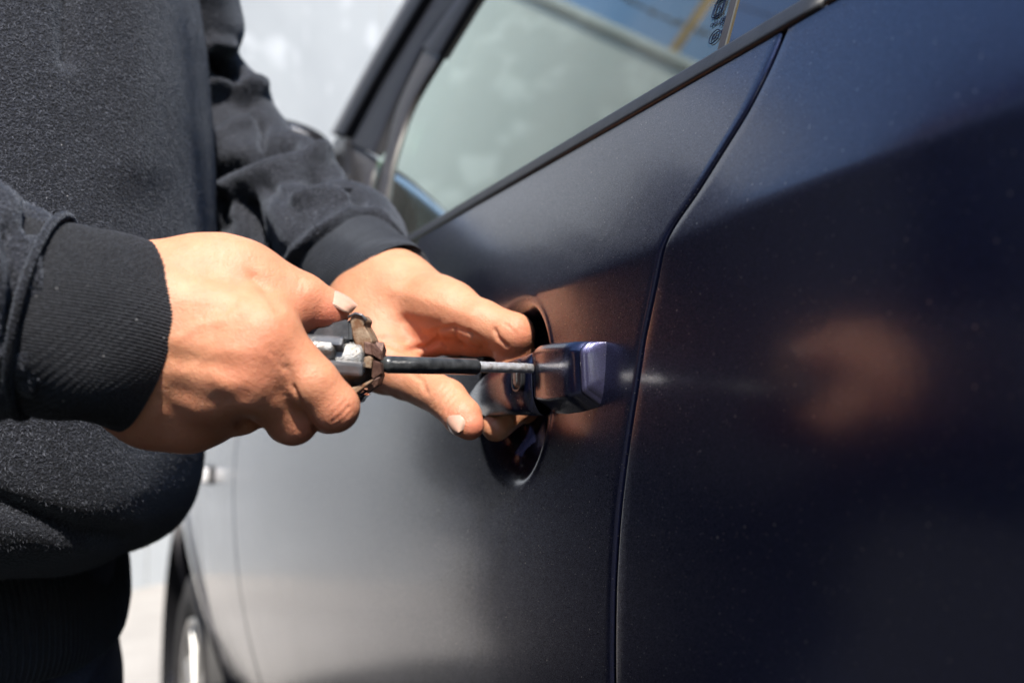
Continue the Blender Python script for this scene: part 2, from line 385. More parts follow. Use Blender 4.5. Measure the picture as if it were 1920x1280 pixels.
def panel(name, ylo, yhi, zlow, ztop, ys, zs, extra=None, parent=car, roll=(1, 1, 1), **kw):
    """sheet metal panel: fractions ys across, zs up; edges rolled inwards"""
    nr = 5; ang = np.linspace(0, math.pi/2, nr)[1:]
    def ext(s, a, b):        # list of (fraction, side offset, depth)
        o = []
        if a: o += [(0.0, -RR, RR+.012)]+[(0.0, -RR*math.sin(q), RR*(1-math.cos(q))) for q in ang[::-1]]
        o += [(f, 0, 0) for f in s]
        if b: o += [(1.0, RR*math.sin(q), RR*(1-math.cos(q))) for q in ang]+[(1.0, RR, RR+.012)]
        return np.array(o)
    U = ext(ys, roll[0], roll[1]); Vv = ext(zs, 0, roll[2])
    nz, ny = len(Vv), len(U)
    f = U[None, :, 0]; g_ = Vv[:, None, 0]
    z = np.full((nz, ny), .8)+0*f
    y = np.zeros((nz, ny))
    for it in range(6):
        y = ylo(z)*(1-f)+yhi(z)*f
        z = zlow(y)*(1-g_)+ztop(y)*g_
    y2 = y+U[None, :, 1]; z2 = z+Vv[:, None, 1]
    x = XB(y, z)+(extra(y, z) if extra else 0)
    x = x+U[None, :, 2]+Vv[:, None, 2]
    V = np.stack([x, y2, z2], -1).reshape(-1, 3)
    return meshobj(name, V, grid_faces(nz, ny), M_PAINT, parent, **kw)
def graded(lo, hi, segs):
    out = []
    for a, b, st in segs: out += list(np.arange(a, b, st))
    out = [lo]+[q for q in out if lo+4e-4 < q < hi-4e-4]+[hi]; keep = [out[0]]
    for q in out[1:]:
        if q-keep[-1] > 5e-4: keep.append(q)
    out = keep
    return (np.array(out)-lo)/(hi-lo)
ysD = graded(.33, 1.31, [(.33, .395, .004), (.395, .510, .0009), (.510, .7, .006), (.7, 1.31, .02)])
zsD = graded(.25, 1.078, [(.25, .80, .03), (.80, .896, .006), (.896, 1.004, .0009), (1.004, 1.022, .0012), (1.022, 1.078, .005)])
front_door = panel('front_door', lambda z: yseam(z)+GAP+RR, lambda z: yfront(z)-GAP-RR, lambda y: 0*y+.25, zbelt, ysD, zsD, recess)
ysR = graded(-.9, .33, [(-.9, .0, .03), (.0, .33, .006)])
zsR = graded(.25, 1.078, [(.25, .8, .03), (.8, .98, .006), (.98, 1.03, .0012), (1.03, 1.078, .004)])
rear_door = panel('rear_door', lambda z: 0*z-.9, lambda z: yseam(z)-GAP-RR, lambda y: 0*y+.25, zbelt, ysR, zsR)
WC = (0.285, 2.13, 0.305); RA = .405
def zarch(y): return np.where(np.abs(y-WC[1]) < RA, np.maximum(.25, WC[2]+np.sqrt(np.maximum(RA**2-(y-WC[1])**2, 0))), .25)
def flare(y, z):
    r = np.sqrt((y-WC[1])**2+(z-WC[2])**2); t = np.clip((.475-r)/.012, 0, 1)
    lip = np.clip((RA+.006-r)/.012, 0, 1)
    return -.005*t*t*(3-2*t)+.02*lip
ysF = np.linspace(0, 1, 180); zsF = np.linspace(0, 1, 130)
fender = panel('fender', lambda z: yfront(z)+GAP+RR, lambda z: 0*z+2.95, zarch, lambda y: 1.052-.10*np.clip(y-1.32, 0, 9)**1.5, ysF, zsF, flare, roll=(1, 0, 0))
quarter = panel('rear_quarter_panel', lambda z: 0*z-1.9, lambda z: 0*z-.905, lambda y: 0*y+.25, zbelt, np.linspace(0, 1, 30), np.linspace(0, 1, 40))
# door jamb behind the seams
zz = np.linspace(.25, 1.074, 60)
def jamb(yf_, w):
    V = np.array([(XB(yf_(z), z)+.0125, yf_(z)+s*w, z) for z in zz for s in (-1, 1)]); return meshobj('door_jamb', V, grid_faces(60, 2), M_DARK, car)
jamb(yseam, .012); jamb(yfront, .012)

# belt moulding: rubber strip swept along the belt line, with its lower lip
def sweep_yz(name, prof, y0, y1, n, zf, mat, parent, ext=0.0):
    ys = np.linspace(y0, y1, n); V = []
    for y in ys:
        zb = float(zf(y)); xb = float(XB(y, zb))
        for a, b in prof: V.append((xb+a, y, zb+b))
    k = len(prof); F_ = [tuple(f) for f in grid_faces(n, k, True)]
    F_ += [tuple(range(k))[::-1], tuple((n-1)*k+i for i in range(k))]
    return meshobj(name, V, F_, mat, parent)
prof = [(.010, -.004), (.0012, .0010), (-.0004, .0014), (-.0008, .0022), (-.0004, .0034), (.0018, .0086), (.0024, .0096), (.0036, .0102), (.0058, .0104), (.0180, .006)]
sweep_yz('belt_moulding', prof, .2605, 1.16, 90, zbelt, M_RUBBER, car)
sweep_yz('belt_moulding', prof, -.9, .2575, 60, zbelt, M_RUBBER, car)

# greenhouse plane G: x = GX + GK (z - 1.085)
GX, GK = .2490, .36; GN = nrmz([-1, 0, GK])
def G(px, py, off=0.0): 
    q = onx(px, py, GX, GK, 1.085); return q+GN*off
def gyz(y, z, off=0.0): return np.array([GX+GK*(z-1.085), y, z])+GN*off
def zroof(y): return 1.50-.10*max(0, y-.2)**2-.05*max(0, -.3-y)**2
# window panes
FRONT_EDGE = [(713, 500), (724, 395), (741, 300), (776, 199), (838, 98), (900, 0), (965, -100), (1100, -300)]
fe = [G(*p) for p in FRONT_EDGE]
glass_pts = [gyz(.331, 1.06), gyz(.331, 1.44)]+[q for q in fe[::-1] if q[2] < 1.46]
glass_pts[-1] = gyz(glass_pts[-1][1]-.0, 1.05)
pane = prism('window_pane', glass_pts, -GN, .0035, M_GLASS, car)
# B pillar: run channel, chrome hairline, gloss applique, gap, rear frame
def strip_on_G(name, y_lo, y_hi, lean, off, th, mat, parent=car, z0=1.066, z1=1.47, **kw):
    p = [gyz(y_lo, z0, off), gyz(y_hi, z0, off), gyz(y_hi+lean, z1, off), gyz(y_lo+lean, z1, off)]
    return prism(name, p, -GN, th, mat, parent, **kw)
yA = G(1364, 77)[1]; yB = G(1380, 70)[1]; yC = G(1514, 26)[1]
lean = (G(1384, 0)[1]-yA)/(G(1384, 0)[2]-G(1364, 77)[2])*.40
M_CHANNEL = simple('run_channel_rubber', (.030, .026, .024), .5, var=.3, bmp=.2)
M_TRIMLINE = simple('brass_tinted_trim', (.30, .25, .16), .3, metal=.8)
strip_on_G('run_channel', yB, yA, lean, .0020, .006, M_CHANNEL)
strip_on_G('trim_line', yB-.0014, yB-.0002, lean, .0028, .006, M_TRIMLINE)
strip_on_G('pillar_applique', yC, yB-.0022, lean, .0026, .008, M_GLOSSBLK, bevel=.0006)
strip_on_G('pillar_seal', yC-.006, yC-.0012, lean, .0002, .006, M_CHANNEL)
strip_on_G('trim_line', yC-.0026, yC-.0016, lean, .0012, .004, M_TRIMLINE)
strip_on_G('rear_door_frame', yC-.055, yC-.0066, lean, .0024, .010, M_GLOSSBLK, bevel=.0006)
prism('window_pane', [gyz(yC-.057, 1.06), gyz(yC-.057+lean, 1.44), gyz(-.82, 1.40), gyz(-.9, 1.06)], -GN, .0035, M_GLASS, car)
# A pillar, sash, quarter glass
def gpoly(name, pts, off, th, mat, bevel=0.0, **kw): return prism(name, [G(*p, off) for p in pts], -GN, th, mat, car, bevel=bevel, **kw)
def gstrip(name, A_, B_, off, th, mat, n=26, **kw):
    """band between two measured lines on the window plane, with real thickness and softened outer edges"""
    A2 = spline([G(*p, off) for p in A_], n); B2 = spline([G(*p, off) for p in B_], n); V = []
    for a_, b_ in zip(A2, B2):
        w = b_-a_
        for f, o in ((0, -th), (0, -.002), (.06, 0), (.5, .0006), (.94, 0), (1, -.002), (1, -th)): V.append(a_+w*f+GN*o)
    return meshobj(name, V, grid_faces(n, 7), mat, car, **kw)
M_GREYTRIM = simple('grey_windscreen_trim', (.16, .16, .165), .5)
gstrip('windscreen_trim', [(632, 256), (700, 130), (781, -10), (868, -160), (960, -330)], [(645, 258), (709, 140), (795, -6), (884, -152), (978, -326)], .010, .03, M_GREYTRIM)
gstrip('a_pillar', [(645, 258), (709, 140), (795, -6), (884, -152), (978, -326)], [(664, 262), (728, 148), (818, 0), (905, -146), (1000, -320)], .014, .03, M_FRAME)
gstrip('door_upper_frame', [(662, 270), (728, 146), (818, -2), (905, -146), (1000, -320)], [(706, 292), (746, 196), (809, 74), (905, -45), (1075, -290)], .004, .02, M_FRAME)
gstrip('sash_bar', [(690, 480), (704, 392), (728, 290), (752, 196), (812, 70)], [(714, 480), (725, 396), (742, 300), (777, 199), (838, 98)], .0035, .014, M_CHANNEL)
gstrip('door_upper_frame', [(800, 92), (845, 30), (905, -45), (980, -155), (1075, -290)], [(832, 108), (868, 48), (930, -52), (1010, -170), (1120, -320)], .0060, .014, M_FRAME)
gpoly('quarter_glass', [(672, 400), (697, 345), (706, 286), (735, 286), (712, 400)], -.002, .0035, M_GLASS)
gstrip('sill_trim', [(648, 300), (660, 340), (668, 400), (672, 462)], [(662, 270), (700, 300), (694, 350), (690, 462)], .001, .012, M_CHANNEL)
# mirror base sail (dark quarter cover)
gpoly('mirror_sail', [(640, 262), (664, 262), (664, 330), (655, 372), (640, 420), (625, 420), (628, 320)], .010, .02, M_BLACKPL, .004)
# mirror housing
def superell(name, c, ax, hw, e, mat, parent, nu=28, nv=40, shape=None, **kw):
    u = np.linspace(-math.pi/2, math.pi/2, nu)[:, None]; v = np.linspace(-math.pi, math.pi, nv, endpoint=False)[None, :]
    sg = lambda q, p: np.sign(q)*np.abs(q)**p
    a = sg(np.cos(u), e)*sg(np.cos(v), e); b = sg(np.cos(u), e)*sg(np.sin(v), e); c_ = sg(np.sin(u), e)+0*v
    if shape: a, b, c_ = shape(a, b, c_)
    V = np.asarray(c)+(a[..., None]*hw[0])*ax[0]+(b[..., None]*hw[1])*ax[1]+(c_[..., None]*hw[2])*ax[2]
    return meshobj(name, V.reshape(-1, 3), grid_faces(nu, nv, True), mat, parent, **kw)
mc = P(490, 318, 1.16); mc[0] = .150
EXYZ = (np.array([1, 0, 0.]), np.array([0, 1, 0.]), np.array([0, 0, 1.]))
mir = superell('wing_mirror', mc, EXYZ, (.146, .045, .060), .55, M_MIRRORBLK, car)
superell('mirror_glass', mc-np.array([.002, .0435, 0]), (nrmz([1, .12, 0]), nrmz([-.12, 1, .10]), nrmz([0, -.10, 1])), (.128, .005, .049), .5, M_CHROME, mir)
bm = bmesh.new(); add_box(bm, (mc[0]+.05, mc[1]-.02, mc[2]-.045), (.33, mc[1]+.03, mc[2]-.02), bevel=.006); bmobj('mirror_arm', bm, M_BLACKPL, mir)
# roof, bonnet, windscreen, far side, cabin
ny = 24; nx = 16; V = []
for y in np.linspace(-1.5, 1.05, ny):
    for t in np.linspace(0, 1, nx):
        xl = gyz(0, zroof(y)-.045)[0]-.004; V.append((xl+(1.80-xl)*t, y, zroof(y)-.05+.06*(1-(2*t-1)**4)))
meshobj('roof', V, grid_faces(ny, nx), M_PAINT, car)
V = []
for y in np.linspace(1.36, 2.75, 20):
    for t in np.linspace(0, 1, 20):
        xl = float(XB(y, 1.0))+.004; zt = 1.052-.10*max(y-1.32, 0)**1.5
        V.append((xl+(2.0-2*.21-xl+.21)*t+.0, y, zt+.03*(1-(2*t-1)**2)-.012))
meshobj('bonnet', V, grid_faces(20, 20), M_PAINT, car)
ws = [(.335, 1.30, 1.075), (1.75, 1.30, 1.075), (1.66, .98, 1.44), (.400, .98, 1.44)]
prism('windscreen', [np.array(p) for p in ws], np.array([0, .7, .7])*1, .005, M_GLASS, car)
bm = bmesh.new()
add_box(bm, (1.94, -1.9, .25), (1.96, 2.6, 1.07)); add_box(bm, (.26, -1.9, .25), (1.94, 2.6, .30))
add_box(bm, (.30, -1.92, .25), (1.96, -1.9, 1.07)); add_box(bm, (.40, 2.62, .30), (1.8, 2.66, .80))
bmobj('body_shell', bm, M_PAINT, car)
bm = bmesh.new(); add_box(bm, (.262, -.88, .32), (.275, 1.28, 1.05)); bmobj('inner_door_trim', bm, M_DASH, car)
bm = bmesh.new(); add_box(bm, (.30, .98, .80), (1.90, 1.34, 1.055), bevel=.03); bmobj('dashboard', bm, M_DASH, car)
bm = bmesh.new(); add_box(bm, (.28, -1.5, 1.10), (.33, -.85, 1.46)); add_box(bm, (1.75, -1.5, 1.07), (1.85, -.85, 1.46)); add_box(bm, (1.78, .25, 1.07), (1.86, .33, 1.46)); add_box(bm, (.34, -1.6, 1.07), (1.8, -1.5, 1.46)); bmobj('cabin_pillar', bm, M_DASH, car, kind='stuff')
superell('instrument_hood', (.475, 1.10, 1.06), (np.array([1, 0, 0.]), np.array([0, 1, 0.]), np.array([0, 0, 1.])), (.150, .12, .135), .8, M_DASH, car)
for sx in (.62, 1.42):
    bm = bmesh.new(); add_box(bm, (sx-.24, .0, .45), (sx+.24, .52, .58), bevel=.04); add_box(bm, (sx-.23, -.08, .55), (sx+.23, .06, 1.08), bevel=.04); add_box(bm, (sx-.13, -.06, 1.10), (sx+.13, .04, 1.27), bevel=.035)
    bmobj('seat', bm, M_SEAT, car, smooth=False)
a = np.linspace(0, 2*np.pi, 49); ctr = np.array([.66, .86, 1.00]); e1 = np.array([1, 0, 0.]); e2 = nrmz([0, .45, .9])
tube('steering_wheel', np.array([ctr+.18*(math.cos(q)*e1+math.sin(q)*e2) for q in a]), .014, .014, M_DASH, car, ref=(0, .9, -.45), nv=12, caps=False)
# wheel
def lathe(name, prof, c, mat, parent, n=64, axis='x', **kw):
    V = []
    for r, h in prof:
        for q in np.linspace(0, 2*np.pi, n, endpoint=False): V.append((c[0]+h, c[1]+r*math.cos(q), c[2]+r*math.sin(q)))
    return meshobj(name, V, grid_faces(len(prof), n, True), mat, parent, **kw)
def make_wheel(c, s):
    wroot = lathe('wheel', [(.20, -.0*s), (.215, -.02*s), (.26, -.028*s), (.292, -.018*s), (.303, .01*s), (.305, .10*s), (.303, .17*s), (.28, .205*s), (.20, .20*s)], c, M_TYRE, car)
    lathe('rim', [(.205, -.012*s), (.202, -.020*s), (.192, -.016*s), (.185, .01*s), (.180, .15*s)], c, M_RIM, wroot)
    lathe('brake_disc', [(.14, .06*s), (.05, .06*s), (.05, .05*s), (.0, .05*s)], c, M_WORN, wroot)
    for k in range(10):
        q = 2*math.pi*k/10+.1; bm = bmesh.new(); M_ = Matrix.Translation(c) @ Matrix.Rotation(q, 4, 'X')
        add_box(bm, (min(-.014*s, .006*s), -.011, .02), (max(-.014*s, .006*s), .011, .19), M_, bevel=.003); bmobj('spoke', bm, M_RIM, wroot)
    return wroot
make_wheel(WC, 1); make_wheel((WC[0], -1.15, .305), 1)
make_wheel((1.93, WC[1], .305), -1); make_wheel((1.93, -1.15, .305), -1)
# wheel housing liner
V = []
for q in np.linspace(-.2, math.pi+.2, 30):
    for xx in (.245, .62): V.append((xx, WC[1]+(RA+.012)*math.cos(q), WC[2]+(RA+.012)*math.sin(q)))
meshobj('wheel_liner', V, grid_faces(30, 2), M_DARK, car)
bm = bmesh.new(); add_box(bm, (.60, WC[1]-.42, .1), (.62, WC[1]+.42, .9)); bmobj('wheel_liner', bm, M_DARK, car)
# turn repeater on the fender
tr = onx(392, 890, .213); tr[0] = float(XB(tr[1], tr[2]))
bm = bmesh.new(); add_box(bm, (tr[0]-.020, tr[1]-.018, tr[2]-.011), (tr[0]-.004, tr[1]+.030, tr[2]+.011), bevel=.004); rep = bmobj('turn_repeater', bm, simple('clear_repeater_lens', (.75, .75, .78), .2, coat=1.0), car, smooth=True)
bm = bmesh.new(); add_box(bm, (tr[0]-.0045, tr[1]-.024, tr[2]-.0135), (tr[0]+.006, tr[1]+.036, tr[2]+.0135), bevel=.002); bmobj('repeater_bezel', bm, M_BLACKPL, rep)

# --- outer door handle: pull bar, fixed cover with lock, gasket
def loft(name, secs, mat, parent, **kw):
    secs = np.asarray(secs); n, k, _ = secs.shape
    V = secs.reshape(-1, 3); Fl = [tuple(f) for f in grid_faces(n, k, True)]
    V = np.vstack([V, secs[0].mean(0), secs[-1].mean(0)])
    for j in range(k): Fl.append((n*k, (j+1) % k, j)); Fl.append((n*k+1, (n-1)*k+j, (n-1)*k+(j+1) % k))
    return meshobj(name, V, Fl, mat, parent, **kw)
def rpoly(corners, r, seg=5):
    """rounded polygon in the (x,z) plane"""
    out = []; k = len(corners); c = [np.array(q, float) for q in corners]
    for i in range(k):
        p, a_, b_ = c[i], c[i-1], c[(i+1) % k]; rr = r[i] if hasattr(r, '__len__') else r
        u = nrmz(a_-p); w = nrmz(b_-p); d = min(rr, .48*np.linalg.norm(a_-p), .48*np.linalg.norm(b_-p))
        p0, p1 = p+u*d, p+w*d
        for t in np.linspace(0, 1, seg): out.append((1-t)**2*p0+2*t*(1-t)*p+t*t*p1)
    return np.array(out)
HZ = .9600      # mid height of the cover
def cover_sec(y, xf, zt, zb, xb=.212, r=.0035):
    c = [(xb, zb+.002), (xf+.015, zb), (xf+.0008, zb+.0092), (xf, zt-.0035), (xf+.0035, zt), (xb, zt)]
    q = rpoly(c, [.002, .003, .0012, r*.6, .002, .002], 6); return np.stack([q[:, 0], np.full(len(q), y), q[:, 1]], -1)
def edge_pts(px, pt, pb, xo): return onx(px, pt, xo), onx(px, pb, xo)
sec = []
def cover_row(px, xf, pt, pb):
    a_, b_ = onx(px, pt, xf), onx(px, pb, xf+.004); return (.5*(a_[1]+b_[1]), xf, a_[2], b_[2])
r0 = cover_row(1093, .1966, 638, 779); ye = r0[0]
for row in [cover_row(1003, .2040, 654, 778), cover_row(1004, .1990, 648, 782), cover_row(1008, .1962, 645, 785), cover_row(1012, .1956, 644, 786), cover_row(1030, .1955, 641, 788), cover_row(1060, .1957, 639, 785), r0]: sec.append(cover_sec(*row, xb=.219))
tp = onx(1146, 643, .212)[2]; bt = onx(1146, 741, .212)[2]
for dy, dx, f in [(.0010, .0005, .15), (.0018, .0014, .25), (.0019, .0019, .27), (.0022, .0021, .28), (.0030, .0040, .45), (.0034, .0070, .65), (.0036, .0100, .85), (.0037, .0150, 1.0)]:
    sec.append(cover_sec(ye-dy, r0[1]+dx, r0[2]+(tp-r0[2])*f-(.0003 if dy == .0023 else 0), r0[3]+(bt-r0[3])*f, xb=.2195))
y_end = ye-.0037
n0 = len(sec)-8; cover = loft('handle_cover', sec[:n0], M_PAINT, car)
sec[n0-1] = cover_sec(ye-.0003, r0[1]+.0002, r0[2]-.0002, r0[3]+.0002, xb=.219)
loft('end_piece', sec[n0-1:], M_SUNLIT_PAINT, cover)
gs_ = []
zT, zB = cover_row(1088, .1940, 637, 778)[2], cover_row(1030, .194, 641, 788)[3]
for y, g1 in [(.402, 0), (.37, .0), (y_end+.004, .0), (y_end-.0004, -.001), (y_end-.0012, -.003)]:
    q = rpoly([(.222, zB-.0012-g1), (.2120, zB-.0004-g1), (.2105, zB+.004-g1), (.2105, zT-.002+g1), (.2120, zT+.0012+g1), (.222, zT+.0022+g1)], .003, 4); gs_.append(np.stack([q[:, 0], np.full(len(q), y), q[:, 1]], -1))
loft('handle_gasket', gs_, M_DARK, car)
# pull bar, forced a little outwards: bowed and tapered towards its front end
bs = []
for px, pt, pb, xf, th_ in [(1001, 648, 782, .2010, .012), (999, 647, 783, .1985, .013), (994, 649, 784, .1972, .014), (982, 654, 784, .1952, .014), (965, 661, 783, .1935, .014), (945, 669, 782, .1910, .013), (925, 678, 783, .1905, .0125), (908, 689, 784, .1905, .011), (895, 702, 783, .1915, .010), (886, 715, 776, .1935, .0085), (881, 728, 764, .1955, .006), (879, 738, 754, .1975, .003)]:
    a_, b_ = onx(px, pt, xf), onx(px, pb, xf); y = (a_[1]+b_[1])/2; zt, zb = a_[2], b_[2]; hz = (zt-zb)
    q = rpoly([(xf+th_, zb+.1*hz), (xf+.35*th_, zb), (xf+.02*th_, zb+.27*hz), (xf, zt-.28*hz), (xf+.35*th_, zt), (xf+th_, zt-.1*hz)], [.3*th_, .45*th_, .006, .009, .5*th_, .3*th_], 7)
    bs.append(np.stack([q[:, 0], np.full(len(q), y), q[:, 1]], -1))
bs = np.array(bs)
# resample along the bar for a smooth outline
k_ = bs.shape[1]; bs2 = np.stack([spline(bs[:, j], 40) for j in range(k_)], 1)
bar = loft('handle_bar', bs2, M_PAINT, car)
# bright bevelled end of the bar at the seam
# key slot in the bar
def ring(name, c, rw, rh, rt, ax1, ax2, mat, parent):
    q = np.linspace(0, 2*np.pi, 41); e = .7
    sg = lambda t: np.sign(t)*abs(t)**e
    path = np.array([c+ax1*rw*sg(math.cos(t))+ax2*rh*sg(math.sin(t)) for t in q]); return tube(name, path, rt, rt, mat, parent, ref=tuple(np.cross(ax1, ax2)), nv=8, caps=False)
kc = onx(969, 705, .1924)
ax_y, ax_z = nrmz([.06, 1, 0]), np.array([0, 0, 1.])
ring('lock_slot_rim', kc, .0056, .0066, .0007, ax_y, ax_z, M_BLACKPL, bar)
superell('lock_slot', kc+np.array([.0012, 0, 0]), (ax_y, np.array([1, 0, 0.]), ax_z), (.0048, .0018, .0058), .6, M_DARK, bar)
superell('lock_insert', kc+np.array([.0004, .0005, 0]), (ax_y, np.array([1, 0, 0.]), ax_z), (.0024, .0016, .0042), .5, M_WORN, bar)
# ------------------------------------------------------------------ implicit modelling for the person
class Field:
    def __init__(s, lo, hi, h):
        s.rs = 1.0; s.lo = np.asarray(lo, float); s.h = h; n = np.ceil((np.asarray(hi)-s.lo)/h).astype(int)+1
        s.ax = [s.lo[i]+h*np.arange(n[i]) for i in range(3)]; s.D = np.full(tuple(n), .2, np.float32)
    def box(s, lo, hi):
        sl = []
        for i in range(3):
            a = int(np.clip(np.searchsorted(s.ax[i], lo[i]), 0, len(s.ax[i]))); b = int(np.clip(np.searchsorted(s.ax[i], hi[i]), 0, len(s.ax[i]))); sl.append(slice(a, b))
        X, Y, Z = np.meshgrid(*[s.ax[i][sl[i]].astype(np.float32) for i in range(3)], indexing='ij', sparse=True)
        return tuple(sl), X, Y, Z
    def put(s, sl, d, k, op):
        D = s.D[sl]
        if op == 'add':
            if k <= 0: s.D[sl] = np.minimum(D, d); return
            h = np.clip(.5+.5*(D-d)/k, 0, 1); s.D[sl] = D*(1-h)+d*h-k*h*(1-h)
        else:
            h = np.clip(.5-.5*(D+d)/k, 0, 1); s.D[sl] = D*(1-h)+(-d)*h+k*h*(1-h)
    def cone(s, a, b, ra, rb=None, k=.004, op='add', sq=None, n=None):
        """tapered capsule; sq < 1 flattens it along n"""
        rb = ra if rb is None else rb; ra, rb, k = ra*s.rs, rb*s.rs, k*s.rs; a = np.asarray(a, float); b = np.asarray(b, float); R_ = max(ra, rb)+4*k+3*s.h
        sl, X, Y, Z = s.box(np.minimum(a, b)-R_, np.maximum(a, b)+R_)
        if any(q.stop <= q.start for q in sl): return
        px, py, pz = X-np.float32(a[0]), Y-np.float32(a[1]), Z-np.float32(a[2]); v = b-a
        if sq is not None:
            n = nrmz(n); g = (1/sq-1); dn = px*n[0]+py*n[1]+pz*n[2]; vn = float(v@n)
            px = px+dn*g*n[0]; py = py+dn*g*n[1]; pz = pz+dn*g*n[2]; v = v+n*vn*g
        L2 = float(v@v)+1e-12; t = np.clip((px*v[0]+py*v[1]+pz*v[2])/L2, 0, 1)
        d = np.sqrt((px-t*v[0])**2+(py-t*v[1])**2+(pz-t*v[2])**2)-(ra+(rb-ra)*t)
        if sq is not None: d = d*sq**.5
        s.put(sl, d.astype(np.float32), k, op)
    def chain(s, pts, k=.004, **kw):
        for (a, ra), (b, rb) in zip(pts[:-1], pts[1:]): s.cone(a, b, ra, rb, k, **kw)
    def ell(s, c, r, ax, k=.004, op='add'):
        c = np.asarray(c, float); r = [q_*s.rs for q_ in r]; R_ = max(r)+4*k+3*s.h; sl, X, Y, Z = s.box(c-R_, c+R_)
        if any(q.stop <= q.start for q in sl): return
        q = 0
        for i in range(3): q = q+(((X-c[0])*ax[i][0]+(Y-c[1])*ax[i][1]+(Z-c[2])*ax[i][2])/r[i])**2
        q = np.sqrt(q); s.put(sl, ((q-1)*min(r)).astype(np.float32), k, op)
    def cutplane(s, p, n):
        X, Y, Z = np.meshgrid(*s.ax, indexing='ij', sparse=True)
        s.D = np.maximum(s.D, ((X-p[0])*n[0]+(Y-p[1])*n[1]+(Z-p[2])*n[2]).astype(np.float32))
    def mesh(s):
        g_ = openvdb.FloatGrid(.2); g_.copyFromArray(np.ascontiguousarray(np.clip(s.D, -5*s.h, 5*s.h)))
        pts, quads = g_.convertToQuads(isovalue=0.0)
        V = pts*s.h+s.lo; Q = quads.astype(np.int64)
        if vol(V, Q) < 0: Q = Q[:, ::-1]
        return V, Q
def vol(V, Q):
    a, b, c, d = (V[Q[:, i]] for i in range(4))
    return float(np.sum(np.einsum('ij,ij->i', a, np.cross(b, c)))+np.sum(np.einsum('ij,ij->i', a, np.cross(c, d))))
def vnormals(V, Q):
    fn = np.cross(V[Q[:, 2]]-V[Q[:, 0]], V[Q[:, 3]]-V[Q[:, 1]]); N_ = np.zeros_like(V)
    for i in range(4): 
        for c in range(3): N_[:, c] += np.bincount(Q[:, i], weights=fn[:, c], minlength=len(V))
    return N_/(np.linalg.norm(N_, axis=1)[:, None]+1e-12)
def relax(V, Q, n=2, lam=.5):
    E = np.vstack([Q[:, [0, 1]], Q[:, [1, 2]], Q[:, [2, 3]], Q[:, [3, 0]]]); E = np.vstack([E, E[:, ::-1]])
    cnt = np.bincount(E[:, 0], minlength=len(V))[:, None]
    for _ in range(n):
        A = np.stack([np.bincount(E[:, 0], weights=V[E[:, 1], c], minlength=len(V)) for c in range(3)], 1)/np.maximum(cnt, 1)
        V = V+lam*(A-V)
    return V
def projv(V):
    v = V-CAM; d = v@FW; return 960+FP*(v@RT)/d, 640-FP*(v@UP)/d, d
def segdist(x, y, poly):
    best = np.full(x.shape, 1e9)
    for (ax, ay), (bx, by) in zip(poly[:-1], poly[1:]):
        vx, vy = bx-ax, by-ay; t = np.clip(((x-ax)*vx+(y-ay)*vy)/(vx*vx+vy*vy+1e-9), 0, 1)
        best = np.minimum(best, np.hypot(x-ax-t*vx, y-ay-t*vy))
    return best
def sculpt(V, Q, strokes, dmin=0, dmax=9):
    """push the skin or cloth in (+) or out (-) along measured lines: (polyline, width, depth in m)"""
    N_ = vnormals(V, Q); x, y, d = projv(V); view = -(V-CAM); view /= np.linalg.norm(view, axis=1)[:, None]
    f = np.clip(np.einsum('ij,ij->i', N_, view)*3, 0, 1)*((d > dmin) & (d < dmax)); D = np.zeros(len(V))
    for poly, w, dep in strokes: D -= dep*np.exp(-(segdist(x, y, poly)/w)**2)
    return V+N_*(D*f)[:, None]

